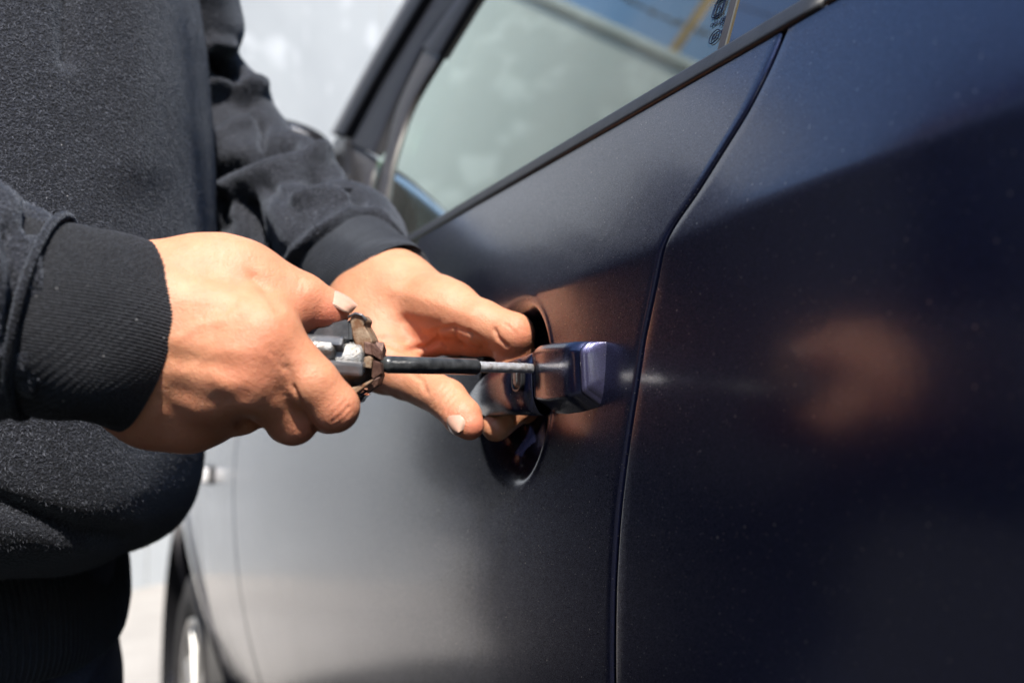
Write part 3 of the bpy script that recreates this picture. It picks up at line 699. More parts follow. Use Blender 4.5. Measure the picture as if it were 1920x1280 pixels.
# ------------------------------------------------------------------ hands
AXC = [RT, UP, FW]
SLH, SRH = 1.155, .930          # depth and size factors of the two hands
def PL(px, py, d): return P(px, py, d*SLH)
def PR(px, py, d): return P(px, py, d*SRH)
def right_hand():
    F = Field(PR(180, 900, .47)-np.array([.03, 0, 0]), [0, 0, 0], .001) if False else None
    pts = [PR(px, py, d) for px in (180, 700) for py in (420, 880) for d in (.34, .46)]
    lo = np.min(pts, 0)-.005; hi = np.max(pts, 0)+.005; F = Field(lo, hi, .00085)
    c = F.cone; k = .008; F.rs = SRH
    # metacarpal slab
    wr_t, wr_b = PR(252, 562, .392), PR(250, 705, .396)
    mi, mm, mr, mp = PR(492, 624, .3865), PR(452, 690, .3835), PR(402, 738, .3885), PR(345, 770, .398)
    c(PR(180, 600, .385), PR(262, 608, .393), .0265, .025, .01, sq=.85, n=FW)
    c(PR(215, 670, .390), PR(262, 715, .396), .019, .021, .01, sq=.9, n=FW)
    c(wr_t, mi, .0195, .0146, .010); c(PR(245, 615, .392), mm, .0195, .0138, .010); c(PR(236, 672, .394), mr, .0190, .0130, .010); c(wr_b, mp, .0180, .0132, .010)
    c(PR(300, 560, .405), PR(430, 640, .405), .020, .018, .012); c(PR(300, 690, .410), PR(400, 740, .410), .020, .018, .012)
    c(PR(285, 758, .402), PR(350, 790, .402), .0120, .0112, .010)
    c(PR(262, 742, .398), PR(282, 780, .400), .012, .011, .010)
    # thumb
    c(PR(295, 531, .400), PR(425, 503, .402), .0142, .0112, .009)
    c(PR(385, 520, .404), PR(470, 560, .404), .0170, .0120, .010)
    c(PR(425, 500, .402), PR(470, 516, .404), .0118, .0118, .005)
    c(PR(460, 512, .403), PR(566, 560, .4075), .0125, .0103, .005)
    c(PR(566, 560, .4075), PR(609, 580, .4110), .0103, .0090, .0025)
    c(PR(609, 580, .411), PR(619, 586, .412), .0088, .0080, .0015)
    # first web
    c(PR(440, 560, .403), PR(500, 600, .400), .0155, .012, .010); c(PR(470, 545, .407), PR(548, 592, .409), .0125, .0095, .006)
    # index
    pip = PR(626, 763, .3900)
    c(mi, PR(585, 718, .3868), .0125, .0104, .004); c(PR(585, 718, .3868), pip, .0104, .0099, .002)
    c(pip, PR(617, 770, .4080), .0100, .0092, .0015); c(PR(617, 770, .408), PR(590, 752, .4270), .0092, .0085, .0015); c(PR(590, 752, .427), PR(583, 722, .4350), .0085, .0072, .0012)
    # middle
    pip = PR(549, 787, .3960); 
    c(mm, PR(505, 742, .3885), .0128, .0108, .004); c(PR(505, 742, .3885), pip, .0108, .0100, .002)
    c(pip, PR(540, 790, .4150), .0100, .0094, .0015); c(PR(540, 790, .415), PR(528, 765, .4310), .0090, .0082, .0015); c(PR(528, 765, .431), PR(535, 730, .4370), .0080, .0070, .0012)
    # ring and little finger, curled under
    c(mr, PR(452, 768, .4060), .0125, .0100, .005); c(PR(452, 768, .406), PR(458, 770, .4250), .0096, .0090, .002); c(PR(458, 770, .425), PR(466, 735, .4380), .0088, .0075, .002)
    c(mp, PR(395, 788, .4120), .0115, .0090, .005); c(PR(395, 788, .412), PR(400, 782, .4300), .0086, .0080, .002); c(PR(400, 782, .430), PR(410, 750, .4400), .0078, .0068, .002)
    # knuckle heads and tendons
    F.ell(PR(478, 640, .3780), (.011, .010, .008), AXC, .008); F.ell(PR(452, 712, .3765), (.011, .010, .007), AXC, .008)
    V, Q = F.mesh(); V = relax(V, Q, 3)
    st = [([(464, 508), (476, 520)], 5, .0003), ([(476, 520), (500, 548), (522, 578)], 10, .0008),
           ([(551, 728), (566, 762), (592, 803), (600, 814)], 4, .0014),
          ([(548, 722), (544, 700), (540, 690)], 7, .0009),
          ([(560, 524), (558, 540)], 2.2, .00035), ([(572, 528), (568, 545)], 2.2, .0003), ([(566, 520), (562, 533)], 2, .0003),
          ([(618, 780), (632, 768), (648, 752)], 2.2, .00045), ([(622, 790), (640, 778), (655, 762)], 2.4, .0006), ([(628, 797), (648, 784), (660, 770)], 2.0, .0003), ([(612, 770), (624, 760), (638, 745)], 2.0, .0003),
          ([(450, 796), (470, 792), (486, 795)], 9, .0012),
          ([(330, 735), (390, 755), (450, 745)], 18, .0006), ([(300, 750), (360, 795), (420, 805)], 16, .0006), ([(400, 700), (440, 745), (480, 770)], 14, -.0004),
          ([(320, 640), (420, 655), (490, 660)], 22, -.0006), ([(300, 690), (400, 712), (450, 722)], 20, -.0005), ([(330, 672), (440, 690)], 16, .0004),
          ([(340, 590), (430, 575)], 22, .0005), ([(330, 640), (370, 610), (420, 600), (455, 570)], 9, -.0003), ([(345, 700), (395, 668), (440, 655)], 8, -.0002), ([(420, 470), (400, 520)], 14, .0005),
          ([(500, 655), (520, 672), (530, 690)], 4, .0003), ([(508, 648), (530, 668), (540, 684)], 3, .00025)]
    # fine net of skin lines over the back of the hand
    for i in range(26):
        a = RNG.uniform(0, 1, 2); x0, y0 = 300+230*a[0], 560+230*a[1]; an = RNG.normal(.9, .5); l_ = RNG.uniform(10, 26)
        st.append(([(x0, y0), (x0+l_*math.cos(an), y0+l_*math.sin(an))], 1.8, .00012))
    V = sculpt(V, Q, st)
    return V, Q
def left_hand():
    pts = [PL(px, py, d) for px in (600, 1060) for py in (470, 860) for d in (.375, .56)]
    lo = np.min(pts, 0); hi = np.max(pts, 0); F = Field(lo, hi, .00095); c = F.cone; F.rs = SLH
    # wrist and palm, seen from the thumb side
    c(PL(680, 520, .515), PL(735, 556, .480), .0235, .0225, .008); c(PL(670, 560, .515), PL(725, 600, .478), .0225, .0210, .008)
    c(PL(735, 556, .480), PL(842, 580, .452), .0190, .0130, .010); c(PL(730, 590, .484), PL(830, 590, .470), .021, .0135, .010)
    c(PL(735, 600, .500), PL(815, 600, .490), .0210, .0140, .010); c(PL(720, 610, .510), PL(800, 610, .506), .021, .0135, .010)
    # thenar and thumb
    c(PL(700, 620, .475), PL(722, 680, .455), .0180, .0135, .010); c(PL(690, 590, .480), PL(700, 640, .468), .0185, .0165, .010)
    c(PL(712, 672, .458), PL(760, 706, .4450), .0140, .0100, .006); c(PL(760, 706, .445), PL(838, 748, .4220), .0098, .0083, .003)
    c(PL(838, 748, .422), PL(868, 782, .4130), .0085, .0080, .0022); c(PL(868, 782, .413), PL(880, 797, .4100), .0080, .0062, .0015)
    # index: over the top, hooks down behind the bar
    c(PL(820, 575, .455), PL(902, 606, .4400), .0128, .0102, .006); c(PL(902, 606, .440), PL(962, 627, .4330), .0100, .0094, .003)
    c(PL(962, 627, .433), PL(966, 660, .4370), .0092, .0084, .0018); c(PL(966, 660, .437), PL(960, 725, .4360), .0084, .0078, .0018); c(PL(960, 725, .436), PL(945, 762, .4300), .0076, .0066, .0012)
    # middle finger, behind, its tip showing below the bar
    c(PL(815, 592, .473), PL(900, 618, .4640), .0130, .0102, .006); c(PL(900, 618, .464), PL(972, 652, .4540), .0100, .0090, .003)
    c(PL(972, 652, .454), PL(985, 700, .4460), .0088, .0082, .0018); c(PL(985, 700, .446), PL(962, 768, .4380), .0080, .0074, .0018); c(PL(962, 768, .438), PL(930, 800, .4280), .0074, .0064, .0012)
    # ring finger
    c(PL(805, 600, .490), PL(885, 625, .4840), .0125, .0098, .006); c(PL(885, 625, .484), PL(950, 665, .4740), .0096, .0088, .003)
    c(PL(950, 665, .474), PL(985, 720, .4620), .0086, .0080, .0018); c(PL(985, 720, .462), PL(990, 768, .4480), .0078, .0066, .0012)
    # little finger
    c(PL(795, 610, .506), PL(860, 640, .5020), .0115, .0090, .005); c(PL(860, 640, .502), PL(915, 680, .4940), .0086, .0080, .003); c(PL(915, 680, .494), PL(945, 720, .480), .0076, .0066, .002)
    # folded palm flesh between thumb and fingers
    c(PL(760, 640, .466), PL(800, 634, .4610), .0095, .0088, .007); c(PL(800, 634, .461), PL(890, 640, .4500), .0078, .0064, .004)
    c(PL(890, 640, .450), PL(930, 648, .4420), .0062, .0052, .003)
    V, Q = F.mesh(); V = relax(V, Q, 3)
    st = [([(958, 606), (966, 616)], 4, -.0003), ([(950, 598), (962, 604), (975, 618)], 2, .0003), ([(944, 606), (955, 612), (966, 626)], 2, .0003), ([(962, 596), (975, 606), (984, 620)], 2, .0003),
          ([(818, 766), (826, 745), (846, 722)], 2.2, .0005), ([(826, 770), (838, 748), (856, 732)], 2.4, .0006), ([(808, 760), (816, 742), (834, 720)], 2.0, .0004), ([(836, 772), (846, 755), (862, 740)], 2.0, .0004),
          ([(928, 618), (934, 634), (950, 648)], 3.5, .0012), ([(852, 616), (856, 632), (868, 650)], 3, .0009), ([(820, 625), (826, 640), (838, 652)], 3, .0009), ([(880, 620), (888, 638), (905, 650)], 3.5, .0008),
          ([(812, 622), (850, 612), (890, 628), (915, 648)], 5, .0009), ([(720, 640), (760, 655), (800, 652), (818, 640)], 6, .0016),
          ([(690, 640), (722, 632), (760, 640)], 5, .0008), ([(830, 640), (850, 638), (868, 645)], 4, .0006),
          ([(770, 700), (790, 712), (800, 735)], 5, .0006), ([(740, 545), (820, 568), (880, 592)], 12, -.0006), ([(760, 600), (820, 608)], 10, .0008)]
    for i in range(22):
        a = RNG.uniform(0, 1, 2); x0, y0 = 690+160*a[0], 540+110*a[1]; an = RNG.normal(1.2, .4); l_ = RNG.uniform(8, 20)
        st.append(([(x0, y0), (x0+l_*math.cos(an), y0+l_*math.sin(an))], 1.6, .00012))
    V = sculpt(V, Q, st)
    return V, Q
person = thing('person', 'person in charcoal fleece sweatshirt and dark jeans forcing the car door handle with a screwdriver', 'person', (-.08, .70, 0))

# torso: stacked ellipses; X,Z are measured level with the camera
FX, FZ = .94, .342
def lvl(X, Z, z): return np.array([X*RT[0]+Z*math.sin(TH), X*RT[1]+Z*math.cos(TH), z])
fw2 = lvl(FX, FZ, 0); lt2 = lvl(-FZ, FX, 0)
def torso_c(py, cz, a, b, pxs):
    z = P(pxs, py, cz)[2]; s = (pxs-960)/FP; nf = FX-s*FZ; nl = -FZ-s*FX
    return z, lvl(s*cz-((a*abs(nf))**1.5+(b*abs(nl))**1.5)**(1/1.5), cz, z)
def table(rows):
    out = []
    for py, px, a, b in rows:
        z, c_ = torso_c(py, .680, a, b, px); out.append((z, c_[0], c_[1], a, b))
    out.sort(); return np.array(out)
T_TOR = table([(1014, 222, .115, .205), (1004, 262, .125, .216), (985, 305, .134, .226), (962, 338, .140, .232), (930, 364, .144, .236), (890, 380, .146, .238), (840, 385, .146, .238), (700, 388, .145, .237), (500, 393, .142, .235), (300, 386, .138, .232), (120, 373, .135, .228), (0, 356, .132, .222), (-60, 348, .132, .218)])
zt0, cx0, cy0 = T_TOR[-1, :3]
T_TOR = np.vstack([T_TOR]+[(z, cx0-fw2[0]*s_, cy0-fw2[1]*s_, a_, b_) for z, s_, a_, b_ in ((zt0+.04, .045, .125, .212), (zt0+.09, .105, .118, .205), (1.38, .155, .100, .185), (1.43, .17, .085, .14), (1.465, .17, .06, .07))])
def stack_field(F, T, k=.02, shrink=0.0):
    Zs = F.ax[2]; zl, zh = T[0, 0], T[-1, 0]; iz = (Zs >= zl-.03) & (Zs <= zh+.03); zz_ = Zs[iz]
    cx, cy, a, b = (np.interp(zz_, T[:, 0], T[:, i]).astype(np.float32) for i in (1, 2, 3, 4)); a = a-shrink; b = b-shrink
    X = F.ax[0].astype(np.float32)[:, None, None]; Y = F.ax[1].astype(np.float32)[None, :, None]
    dx, dy = X-cx, Y-cy; u = (dx*fw2[0]+dy*fw2[1])/a; v = (dx*lt2[0]+dy*lt2[1])/b
    d = (((np.abs(u)**3+np.abs(v)**3+1e-9)**np.float32(1/3)-1)*np.minimum(a, b)).astype(np.float32)
    d = np.maximum(d, np.maximum(zl+shrink-zz_, zz_-zh+shrink).astype(np.float32)[None, None, :])
    i0 = np.where(iz)[0]; F.put((slice(None), slice(None), slice(i0[0], i0[-1]+1)), d, k, 'add')
JROW = torso_c(1290, .680, .118, .172, 246); JH = np.array([JROW[1][0], JROW[1][1], JROW[0]-.02])
TC = np.array([T_TOR[5, 1], T_TOR[5, 2]])
sh_l = np.array([*(T_TOR[-3, 1:3]), 1.35])+lt2*.15-fw2*.05; sh_r = np.array([*(T_TOR[-3, 1:3]), 1.35])-lt2*.16-fw2*.03
EL_R = lvl(-.500, .40, 1.00)
EL_L = PL(425, 270, .662)
# --- hands, forearms, and the rest of the body as one mesh
VR, QR = right_hand(); VL, QL = left_hand()
def body_mesh():
    F = Field((-.62, .05, 0), (.22, 1.25, 1.80), .007)
    stack_field(F, T_TOR, .02, .022)
    c = F.cone
    for a, e, w, r in ((sh_r, EL_R, PR(215, 640, .392), .045), (sh_l, EL_L, PL(690, 545, .500), .043)):
        c(a, e, r-.012, .022, .02)
        if e is EL_R: c(e, w, .026, .021, .01)
        else: F.chain([(e, .022), (PL(470, 350, .668), .020), (PL(530, 415, .632), .019), (PL(590, 462, .590), .019), (w, .021)], k=.01)
    for s in (-1, 1):
        hip = JH+lt2*.09*s; kn = hip+np.array([0, -.11 if s < 0 else 0, 0]); kn[2] = .47; an = kn+np.array([-.03, .02*s, 0]); an[2] = .09
        c(JH+np.array([0, 0, .06])+lt2*.05*s, hip, .070, .070, .02); c(hip, kn, .070, .050, .02); c(kn, an, .046, .036, .01); c(an-np.array([0, 0, .03]), an+fw2*.15-np.array([0, 0, .045]), .036, .03, .01)
    # neck and head, bent towards the handle
    nb = np.array([*(T_TOR[-1, 1:3]), 1.42]); hc = nb+fw2*.01+lt2*.01+np.array([0, 0, .20]); ax = [nrmz(fw2*.94-np.array([0, 0, .34])), lt2, nrmz(fw2*.34+np.array([0, 0, .94]))]
    c(nb-np.array([0, 0, .04]), hc-ax[2]*.04, .056, .052, .02)
    F.ell(hc, (.094, .074, .105), ax, .01); F.ell(hc+ax[0]*.035-ax[2]*.065, (.050, .050, .055), ax, .02)
    c(hc+ax[0]*.088+ax[2]*.01, hc+ax[0]*.108-ax[2]*.028, .008, .013, .008)
    for s in (-1, 1):
        F.ell(hc+ax[0]*.095+ax[1]*.032*s+ax[2]*.012, (.012, .014, .010), ax, .008, 'cut'); F.ell(hc+ax[0]*.080+ax[1]*.032*s+ax[2]*.010, (.013, .013, .011), ax, .003)
        F.ell(hc+ax[1]*.075*s-ax[2]*.01-ax[0]*.005, (.018, .008, .030), ax, .005)
    c(hc+ax[0]*.092-ax[2]*.058+ax[1]*.02, hc+ax[0]*.092-ax[2]*.058-ax[1]*.02, .006, .006, .006)
    return (*F.mesh(), hc, ax)
VB, QB, HC, HAX = body_mesh()
Vall = np.vstack([VR, VL, VB]); Qall = np.vstack([QR, QL+len(VR), QB+len(VR)+len(VL)])
body = meshobj('body', Vall, Qall, M_SKIN, person)
tint = np.zeros(len(Vall))
def blush(c_, r, amt):
    global tint
    d = np.linalg.norm(Vall-np.asarray(c_), axis=1); tint = tint+amt*np.exp(-(d/r)**2)
blush(PR(632, 600, .405), .009, .45); blush(PR(560, 600, .40), .010, .35); blush(PR(650, 775, .380), .010, .30); blush(PR(560, 815, .392), .012, .25)
blush(PR(505, 670, .372), .013, .3); blush(PR(632, 600, .411), .012, .35); blush(PR(600, 800, .395), .014, .3); blush(PR(455, 720, .372), .012, .2); blush(PR(350, 800, .39), .02, .25); blush(PR(470, 540, .392), .016, .1)
blush(PL(893, 800, .408), .007, .75); blush(PL(850, 790, .410), .010, .3); blush(PL(985, 640, .425), .012, .38); blush(PL(780, 650, .455), .020, .35); blush(PL(860, 640, .445), .015, .30); blush(PL(700, 690, .45), .015, .2)
at = body.data.attributes.new('tint', 'FLOAT', 'POINT'); at.data.foreach_set('value', np.clip(tint, 0, .8).astype(np.float32))
# hair: a close cap over the back and top of the head
F = Field(HC-.15, HC+.15, .005); F.ell(HC-HAX[0]*.006+HAX[2]*.008, (.100, .080, .110), HAX, .001); F.ell(HC+HAX[0]*.085-HAX[2]*.03, (.085, .10, .085), HAX, .01, 'cut'); F.ell(HC-HAX[2]*.12, (.13, .13, .07), HAX, .01, 'cut')
V, Q = F.mesh(); meshobj('hair', V, Q, simple('black_hair', (.012, .010, .009), .5, bmp=.6, bscale=300), person)
# hood added out of view, keeps the lit head out of the paint's reflections
F = Field(HC-.19, HC+.19, .005); F.ell(HC-HAX[0]*.012+HAX[2]*.006, (.122, .104, .135), HAX, .001); F.cone(HC-HAX[2]*.06-HAX[0]*.03, HC-HAX[2]*.15-HAX[0]*.03, .085, .10, .03)
F.ell(HC-HAX[0]*.0+HAX[2]*.0, (.104, .088, .118), HAX, .004, 'cut'); F.cone(HC+HAX[0]*.05-HAX[2]*.02, HC+HAX[0]*.20-HAX[2]*.06, .070, .085, .01, 'cut'); F.cone(HC-HAX[2]*.05, HC-HAX[2]*.2, .066, .07, .005, 'cut')
V, Q = F.mesh(); V = relax(V, Q, 2); meshobj('hood', V, Q, M_FLEECE, person)
# nails
def nail(c_, along, up, L_, W_, label=None):
    along = nrmz(along); up = nrmz(np.asarray(up)-along*(np.asarray(up)@along)); sd = np.cross(along, up); V = []
    nu, nv = 16, 16
    for lay in (0, -.0005):
        for i in range(nu):
            u = -1+2*i/(nu-1)
            for j in range(nv):
                v = -1+2*j/(nv-1); w = W_*(1-.22*max(u, 0)**3)*math.sqrt(max(0, 1-abs(u)**5*.85)); 
                V.append(np.asarray(c_)+along*(u*L_*(1-.10*v*v*(1 if u > 0 else .6)))+sd*(v*w)+up*(-.52*W_*v*v-.0010*u*u+lay-.0009*max(0, -u-.3)))
    Fq = [tuple(f) for f in grid_faces(nu, nv)]+[tuple(q+nu*nv for q in f[::-1]) for f in grid_faces(nu, nv)]
    o = meshobj('fingernail', V, Fq, M_NAIL, person)
    if label: o['label'] = label
    return o
def surf_near(V, c_, n_):
    """point of the body's surface met going from inside along n_"""
    d = V-c_; t = d@n_; off = np.linalg.norm(d-np.outer(t, n_), axis=1); i = np.where((off < .0015) & (t > 0))[0]
    return c_+n_*(t[i].max() if len(i) else .008)
al = nrmz(PR(652, 597, .412)-PR(600, 570, .410)); u_ = nrmz(UP*.80+RT*.42-FW*.30); u_ = nrmz(u_-al*(u_@al))
p_ = surf_near(VR, PR(616, 584, .411), u_); nail(p_+al*.0016+u_*.00035, al, u_, .0070, .0058, 'pale thumbnail pressing on the tool')
al = nrmz(PL(885, 805, .409)-PL(862, 770, .415)); u_ = nrmz(-FW*.86-RT*.42-UP*.25); u_ = nrmz(u_-al*(u_@al))
p_ = surf_near(VL, PL(872, 787, .4125), u_); nail(p_+al*.0010+u_*.0003, al, u_, .0072, .0054, 'thumbnail on the pulling hand')
al = nrmz(PL(925, 806, .427)-PL(950, 780, .434)); u_ = nrmz(-UP*.8+FW*.2-RT*.3); u_ = nrmz(u_-al*(u_@al))
p_ = surf_near(VL, PL(934, 797, .4290), u_); nail(p_+u_*.0003, al, u_, .0050, .0042)

# --- clothes
def torso_mesh():
    F = Field((-.40, .25, T_TOR[0, 0]-.03), (.16, 1.10, 1.50), .0035); stack_field(F, T_TOR, .02)
    F.cone(sh_r, sh_r+(EL_R-sh_r)*.10, .050, .046, .02); F.cone(sh_l, sh_l+(EL_L-sh_l)*.25, .066, .060, .04)
    V, Q = F.mesh(); V = relax(V, Q, 4)
    N_ = vnormals(V, Q); z = V[:, 2]; ang = np.arctan2((V[:, 0]-TC[0])*fw2[0]+(V[:, 1]-TC[1])*fw2[1], (V[:, 0]-TC[0])*lt2[0]+(V[:, 1]-TC[1])*lt2[1])
    d = .002*np.sin(ang*7+z*6)*np.clip((z-.85)/.2, 0, 1)+.0018*np.sin(ang*13-z*17)+.004*np.sin(z*38+ang*3)*np.clip((.93-z)/.12, 0, 1)
    V = V+N_*d[:, None]
    V = sculpt(V, Q, [([(128, -20), (122, 40), (126, 110)], 16, .006), ([(250, -20), (262, 150), (250, 300)], 60, -.004), ([(-10, 940), (150, 1000), (235, 1008)], 22, .006)])
    return V, Q
V, Q = torso_mesh(); V_T, Q_T = V, Q; sweat = meshobj('sweatshirt', V, Q, M_FLEECE, person)
def sleeve(pts, lo, hi, strokes, h=.0022, wob=1.0, ph=0.0, extra=None, kk=.012, **kw):
    F = Field(lo, hi, h); F.chain(pts, k=kk)
    if extra: F.chain(extra, k=.02)
    V, Q = F.mesh(); V = relax(V, Q, 4); N_ = vnormals(V, Q)
    d = .0016*wob*(np.sin(V[:, 0]*95+V[:, 2]*60+ph)+np.sin(V[:, 1]*80-V[:, 2]*110+1.3))
    V = V+N_*d[:, None]; V = sculpt(V, Q, strokes, **kw); return meshobj('sleeve', V, Q, M_FLEECE, person)
pr = [(sh_r, .066), (EL_R+(sh_r-EL_R)*.1, .052), (EL_R, .050), (PR(-420, 545, .376), .048), (PR(-200, 560, .374), .0470), (PR(-95, 575, .374), .0460), (PR(-72, 582, .3745), .0440)]
pr = [(q, r*SRH) for q, r in pr]; bb = np.array([q[0] for q in pr]); sleeve(pr, bb.min(0)-.09, bb.max(0)+.09,
    [([(40, 372), (52, 402), (60, 430)], 9, .006), ([(75, 392), (90, 420)], 10, -.004), ([(104, 470), (92, 600), (55, 735)], 8, -.0035), ([(-10, 360), (30, 385)], 22, -.004), ([(15, 430), (35, 520), (20, 640)], 12, .005), ([(60, 450), (70, 560), (40, 690)], 10, -.003), ([(0, 700), (40, 760)], 12, .004)], h=.0028, ph=.8)
pl_ = [(sh_l, .054), (PL(318, -60, .636), .0450), (PL(328, 20, .634), .0418), (PL(335, 92, .636), .0332), (PL(362, 142, .645), .0270), (PL(392, 200, .655), .0378), (PL(412, 252, .662), .0330), (PL(448, 308, .656), .0393), (PL(484, 338, .645), .0346), (PL(520, 382, .626), .0420), (PL(552, 422, .603), .0385), (PL(585, 442, .585), .0340), (PL(618, 474, .562), .0400), (PL(638, 490, .550), .0380)]
pl_ = [(q, r*SLH) for q, r in pl_]; bb = np.array([q[0] for q in pl_]); sleeve(pl_, bb.min(0)-.08, bb.max(0)+.08,
    [([(376, 118), (400, 122), (425, 135), (442, 142)], 15, .016), ([(372, 96), (398, 78), (430, 84)], 11, -.006), ([(390, 160), (440, 148), (490, 160)], 15, -.008), ([(395, 195), (430, 182), (460, 200)], 20, .006), ([(380, 338), (430, 302), (490, 280), (545, 264)], 14, .018), ([(388, 372), (440, 345), (520, 318), (600, 298)], 17, -.009),
     ([(478, 218), (493, 240), (488, 258)], 7, .008), ([(400, 268), (440, 240), (475, 225)], 16, -.006), ([(545, 352), (590, 338), (640, 350), (672, 376)], 11, .018), ([(560, 378), (610, 366), (650, 378)], 12, -.008), ([(590, 300), (625, 300), (645, 330)], 14, -.006),
     ([(465, 380), (478, 440), (500, 490)], 13, .014), ([(520, 400), (545, 450)], 20, -.006), ([(410, 430), (425, 380)], 16, .008), ([(430, 400), (440, 360)], 12, -.005), ([(500, 350), (530, 372)], 12, .004),
     ([(528, 505), (590, 438), (650, 402), (710, 402), (745, 440), (755, 470)], 9, -.0050)], wob=1.3, kk=.007, extra=[(PL(385, 290, .665), .047), (PL(450, 390, .650), .051), (PL(540, 455, .61), .046)])
def fibres(V, Q, dens, ln=.0021, wd=.00011):
    """short loose fibres standing off the knit where it can be seen"""
    a, b, c, d = (V[Q[:, i]] for i in range(4)); ctr = (a+b+c+d)/4; fn = np.cross(c-a, d-b); ar = np.linalg.norm(fn, axis=1)/2; fn = fn/(2*ar[:, None]+1e-15)
    x, y, dp = projv(ctr); view = CAM-ctr; view /= np.linalg.norm(view, axis=1)[:, None]
    ok = (np.einsum('ij,ij->i', fn, view) > -.25) & (x > -120) & (x < 2000) & (y > -120) & (y < 1400) & (dp > .1)
    w = ar*ok; n = int(w.sum()*1e6*dens); i = RNG.choice(len(Q), n, p=w/w.sum()); u, v = RNG.random((2, n, 1))
    p = a[i]*(1-u)*(1-v)+b[i]*u*(1-v)+c[i]*u*v+d[i]*(1-u)*v; nn = fn[i]; t = RNG.normal(size=(n, 3)); t -= nn*np.einsum('ij,ij->i', t, nn)[:, None]; t /= np.linalg.norm(t, axis=1)[:, None]
    s = np.cross(nn, t); L_ = ln*RNG.uniform(.4, 1.3, (n, 1)); up = RNG.uniform(.05, .75, (n, 1))
    m_ = p+t*L_*.5+nn*L_*up*.6; e = p+t*L_*.8+s*L_*RNG.normal(0, .35, (n, 1))+nn*L_*up*.7
    P_ = np.stack([p+s*wd, p-s*wd, m_-s*wd*.8, m_+s*wd*.8, m_+s*wd*.8, m_-s*wd*.8, e-s*wd*.25, e+s*wd*.25], 1).reshape(-1, 3)
    F_ = np.arange(n*8).reshape(-1, 4); meshobj('fleece_fibres', P_, F_, M_FIBRE, person, smooth=False, kind='stuff')
fibres(V_T, Q_T, .55)
for sl_ in [o for o in person.children if o.name.startswith('sleeve')]:
    me_ = sl_.data; V_ = np.empty(len(me_.vertices)*3, np.float32); me_.vertices.foreach_get('co', V_); Q_ = np.empty(len(me_.polygons)*4, np.int32); me_.polygons.foreach_get('vertices', Q_); fibres(V_.reshape(-1, 3).astype(float), Q_.reshape(-1, 4), .55)
def cuff(path, ra, rb, ref, nrib, mat, amp=.00017, fold=.001, turn=0.0, nu=70, nv=2000, name='cuff'):
    path = spline([np.asarray(q) for q in path], nu); ra = np.interp(np.linspace(0, 1, nu), np.linspace(0, 1, len(ra)), ra); rb = np.interp(np.linspace(0, 1, nu), np.linspace(0, 1, len(rb)), rb)
    # turned edge: the knit folds back inside the opening
    T = nrmz(path[-1]-path[-2]); tail = [path[-1]+T*.0008, path[-1]+T*.0006, path[-1]-T*.002, path[-1]-T*.012]; path = np.vstack([path, tail])
    ra = np.append(ra, [ra[-1]-.0008, ra[-1]-.0022, ra[-1]-.003, ra[-1]-.003]); rb = np.append(rb, [rb[-1]-.0008, rb[-1]-.0022, rb[-1]-.003, rb[-1]-.003])
    def disp(u, th):
        r = np.cos(nrib*(th+.10*np.sin(3*u+th)*.2)); r = np.sign(r)*np.abs(r)**.7
        kn = .35+.65*np.clip(u/.04, 0, 1)
        st = .00010*np.cos(u*nu*2.1+np.round(th*nrib/(2*np.pi))*1.7)
        return amp*r*kn*(1-.55*np.clip((u-.9)/.1, 0, 1))+st+fold*(np.sin(2*th+5*u+turn)+.7*np.sin(5*th-7*u)+.5*np.sin(11*u+3*th))*(1-.55*u)
    return tube(name, path, ra, rb, mat, person, ref=ref, nv=nv, disp=disp, caps=False)
cuff([PR(0, 575, .3745), PR(110, 597, .3780), PR(190, 613, .3845), PR(266, 634, .3945)], [.0308, .0342, .0349, .0353], [.0299, .0299, .0294, .0280], (0, 0, 1), 186, M_RIB, turn=.5)
cuff([PL(604, 452, .592), PL(640, 484, .552), PL(688, 515, .512), PL(722, 534, .490), PL(731, 540, .486)], [.0381, .0375, .0312, .0286, .0281], [.0346, .0335, .0295, .0277, .0271], tuple(RT*.8+UP*.5), 130, M_RIB, fold=.0006, amp=.00034)
# stitched seam roll where fleece meets rib
def seam_roll(c_, ra, rb, path_dir, ref, mat):
    T = nrmz(path_dir); A = np.asarray(ref, float); A = nrmz(A-T*(A@T)); B = np.cross(T, A); q = np.linspace(0, 2*np.pi, 541)
    path = np.array([c_+A*ra*math.cos(t)+B*rb*math.sin(t) for t in q])
    return tube('cuff_seam', path, .0016, .0016, mat, person, ref=tuple(T), nv=12, caps=False, disp=lambda u, th: .0003*np.sin(u*1700)+.0002*np.sin(u*771+2*th))
seam_roll(PL(630, 478, .560), .0455, .0415, PL(688, 515, .512)-PL(604, 452, .592), tuple(RT*.8+UP*.5), M_FLEECE)
seam_roll(PR(84, 592, .3770), 0.0359, .0318, PR(110, 597, .3780)-PR(0, 575, .3745), (0, 0, 1), M_FLEECE)
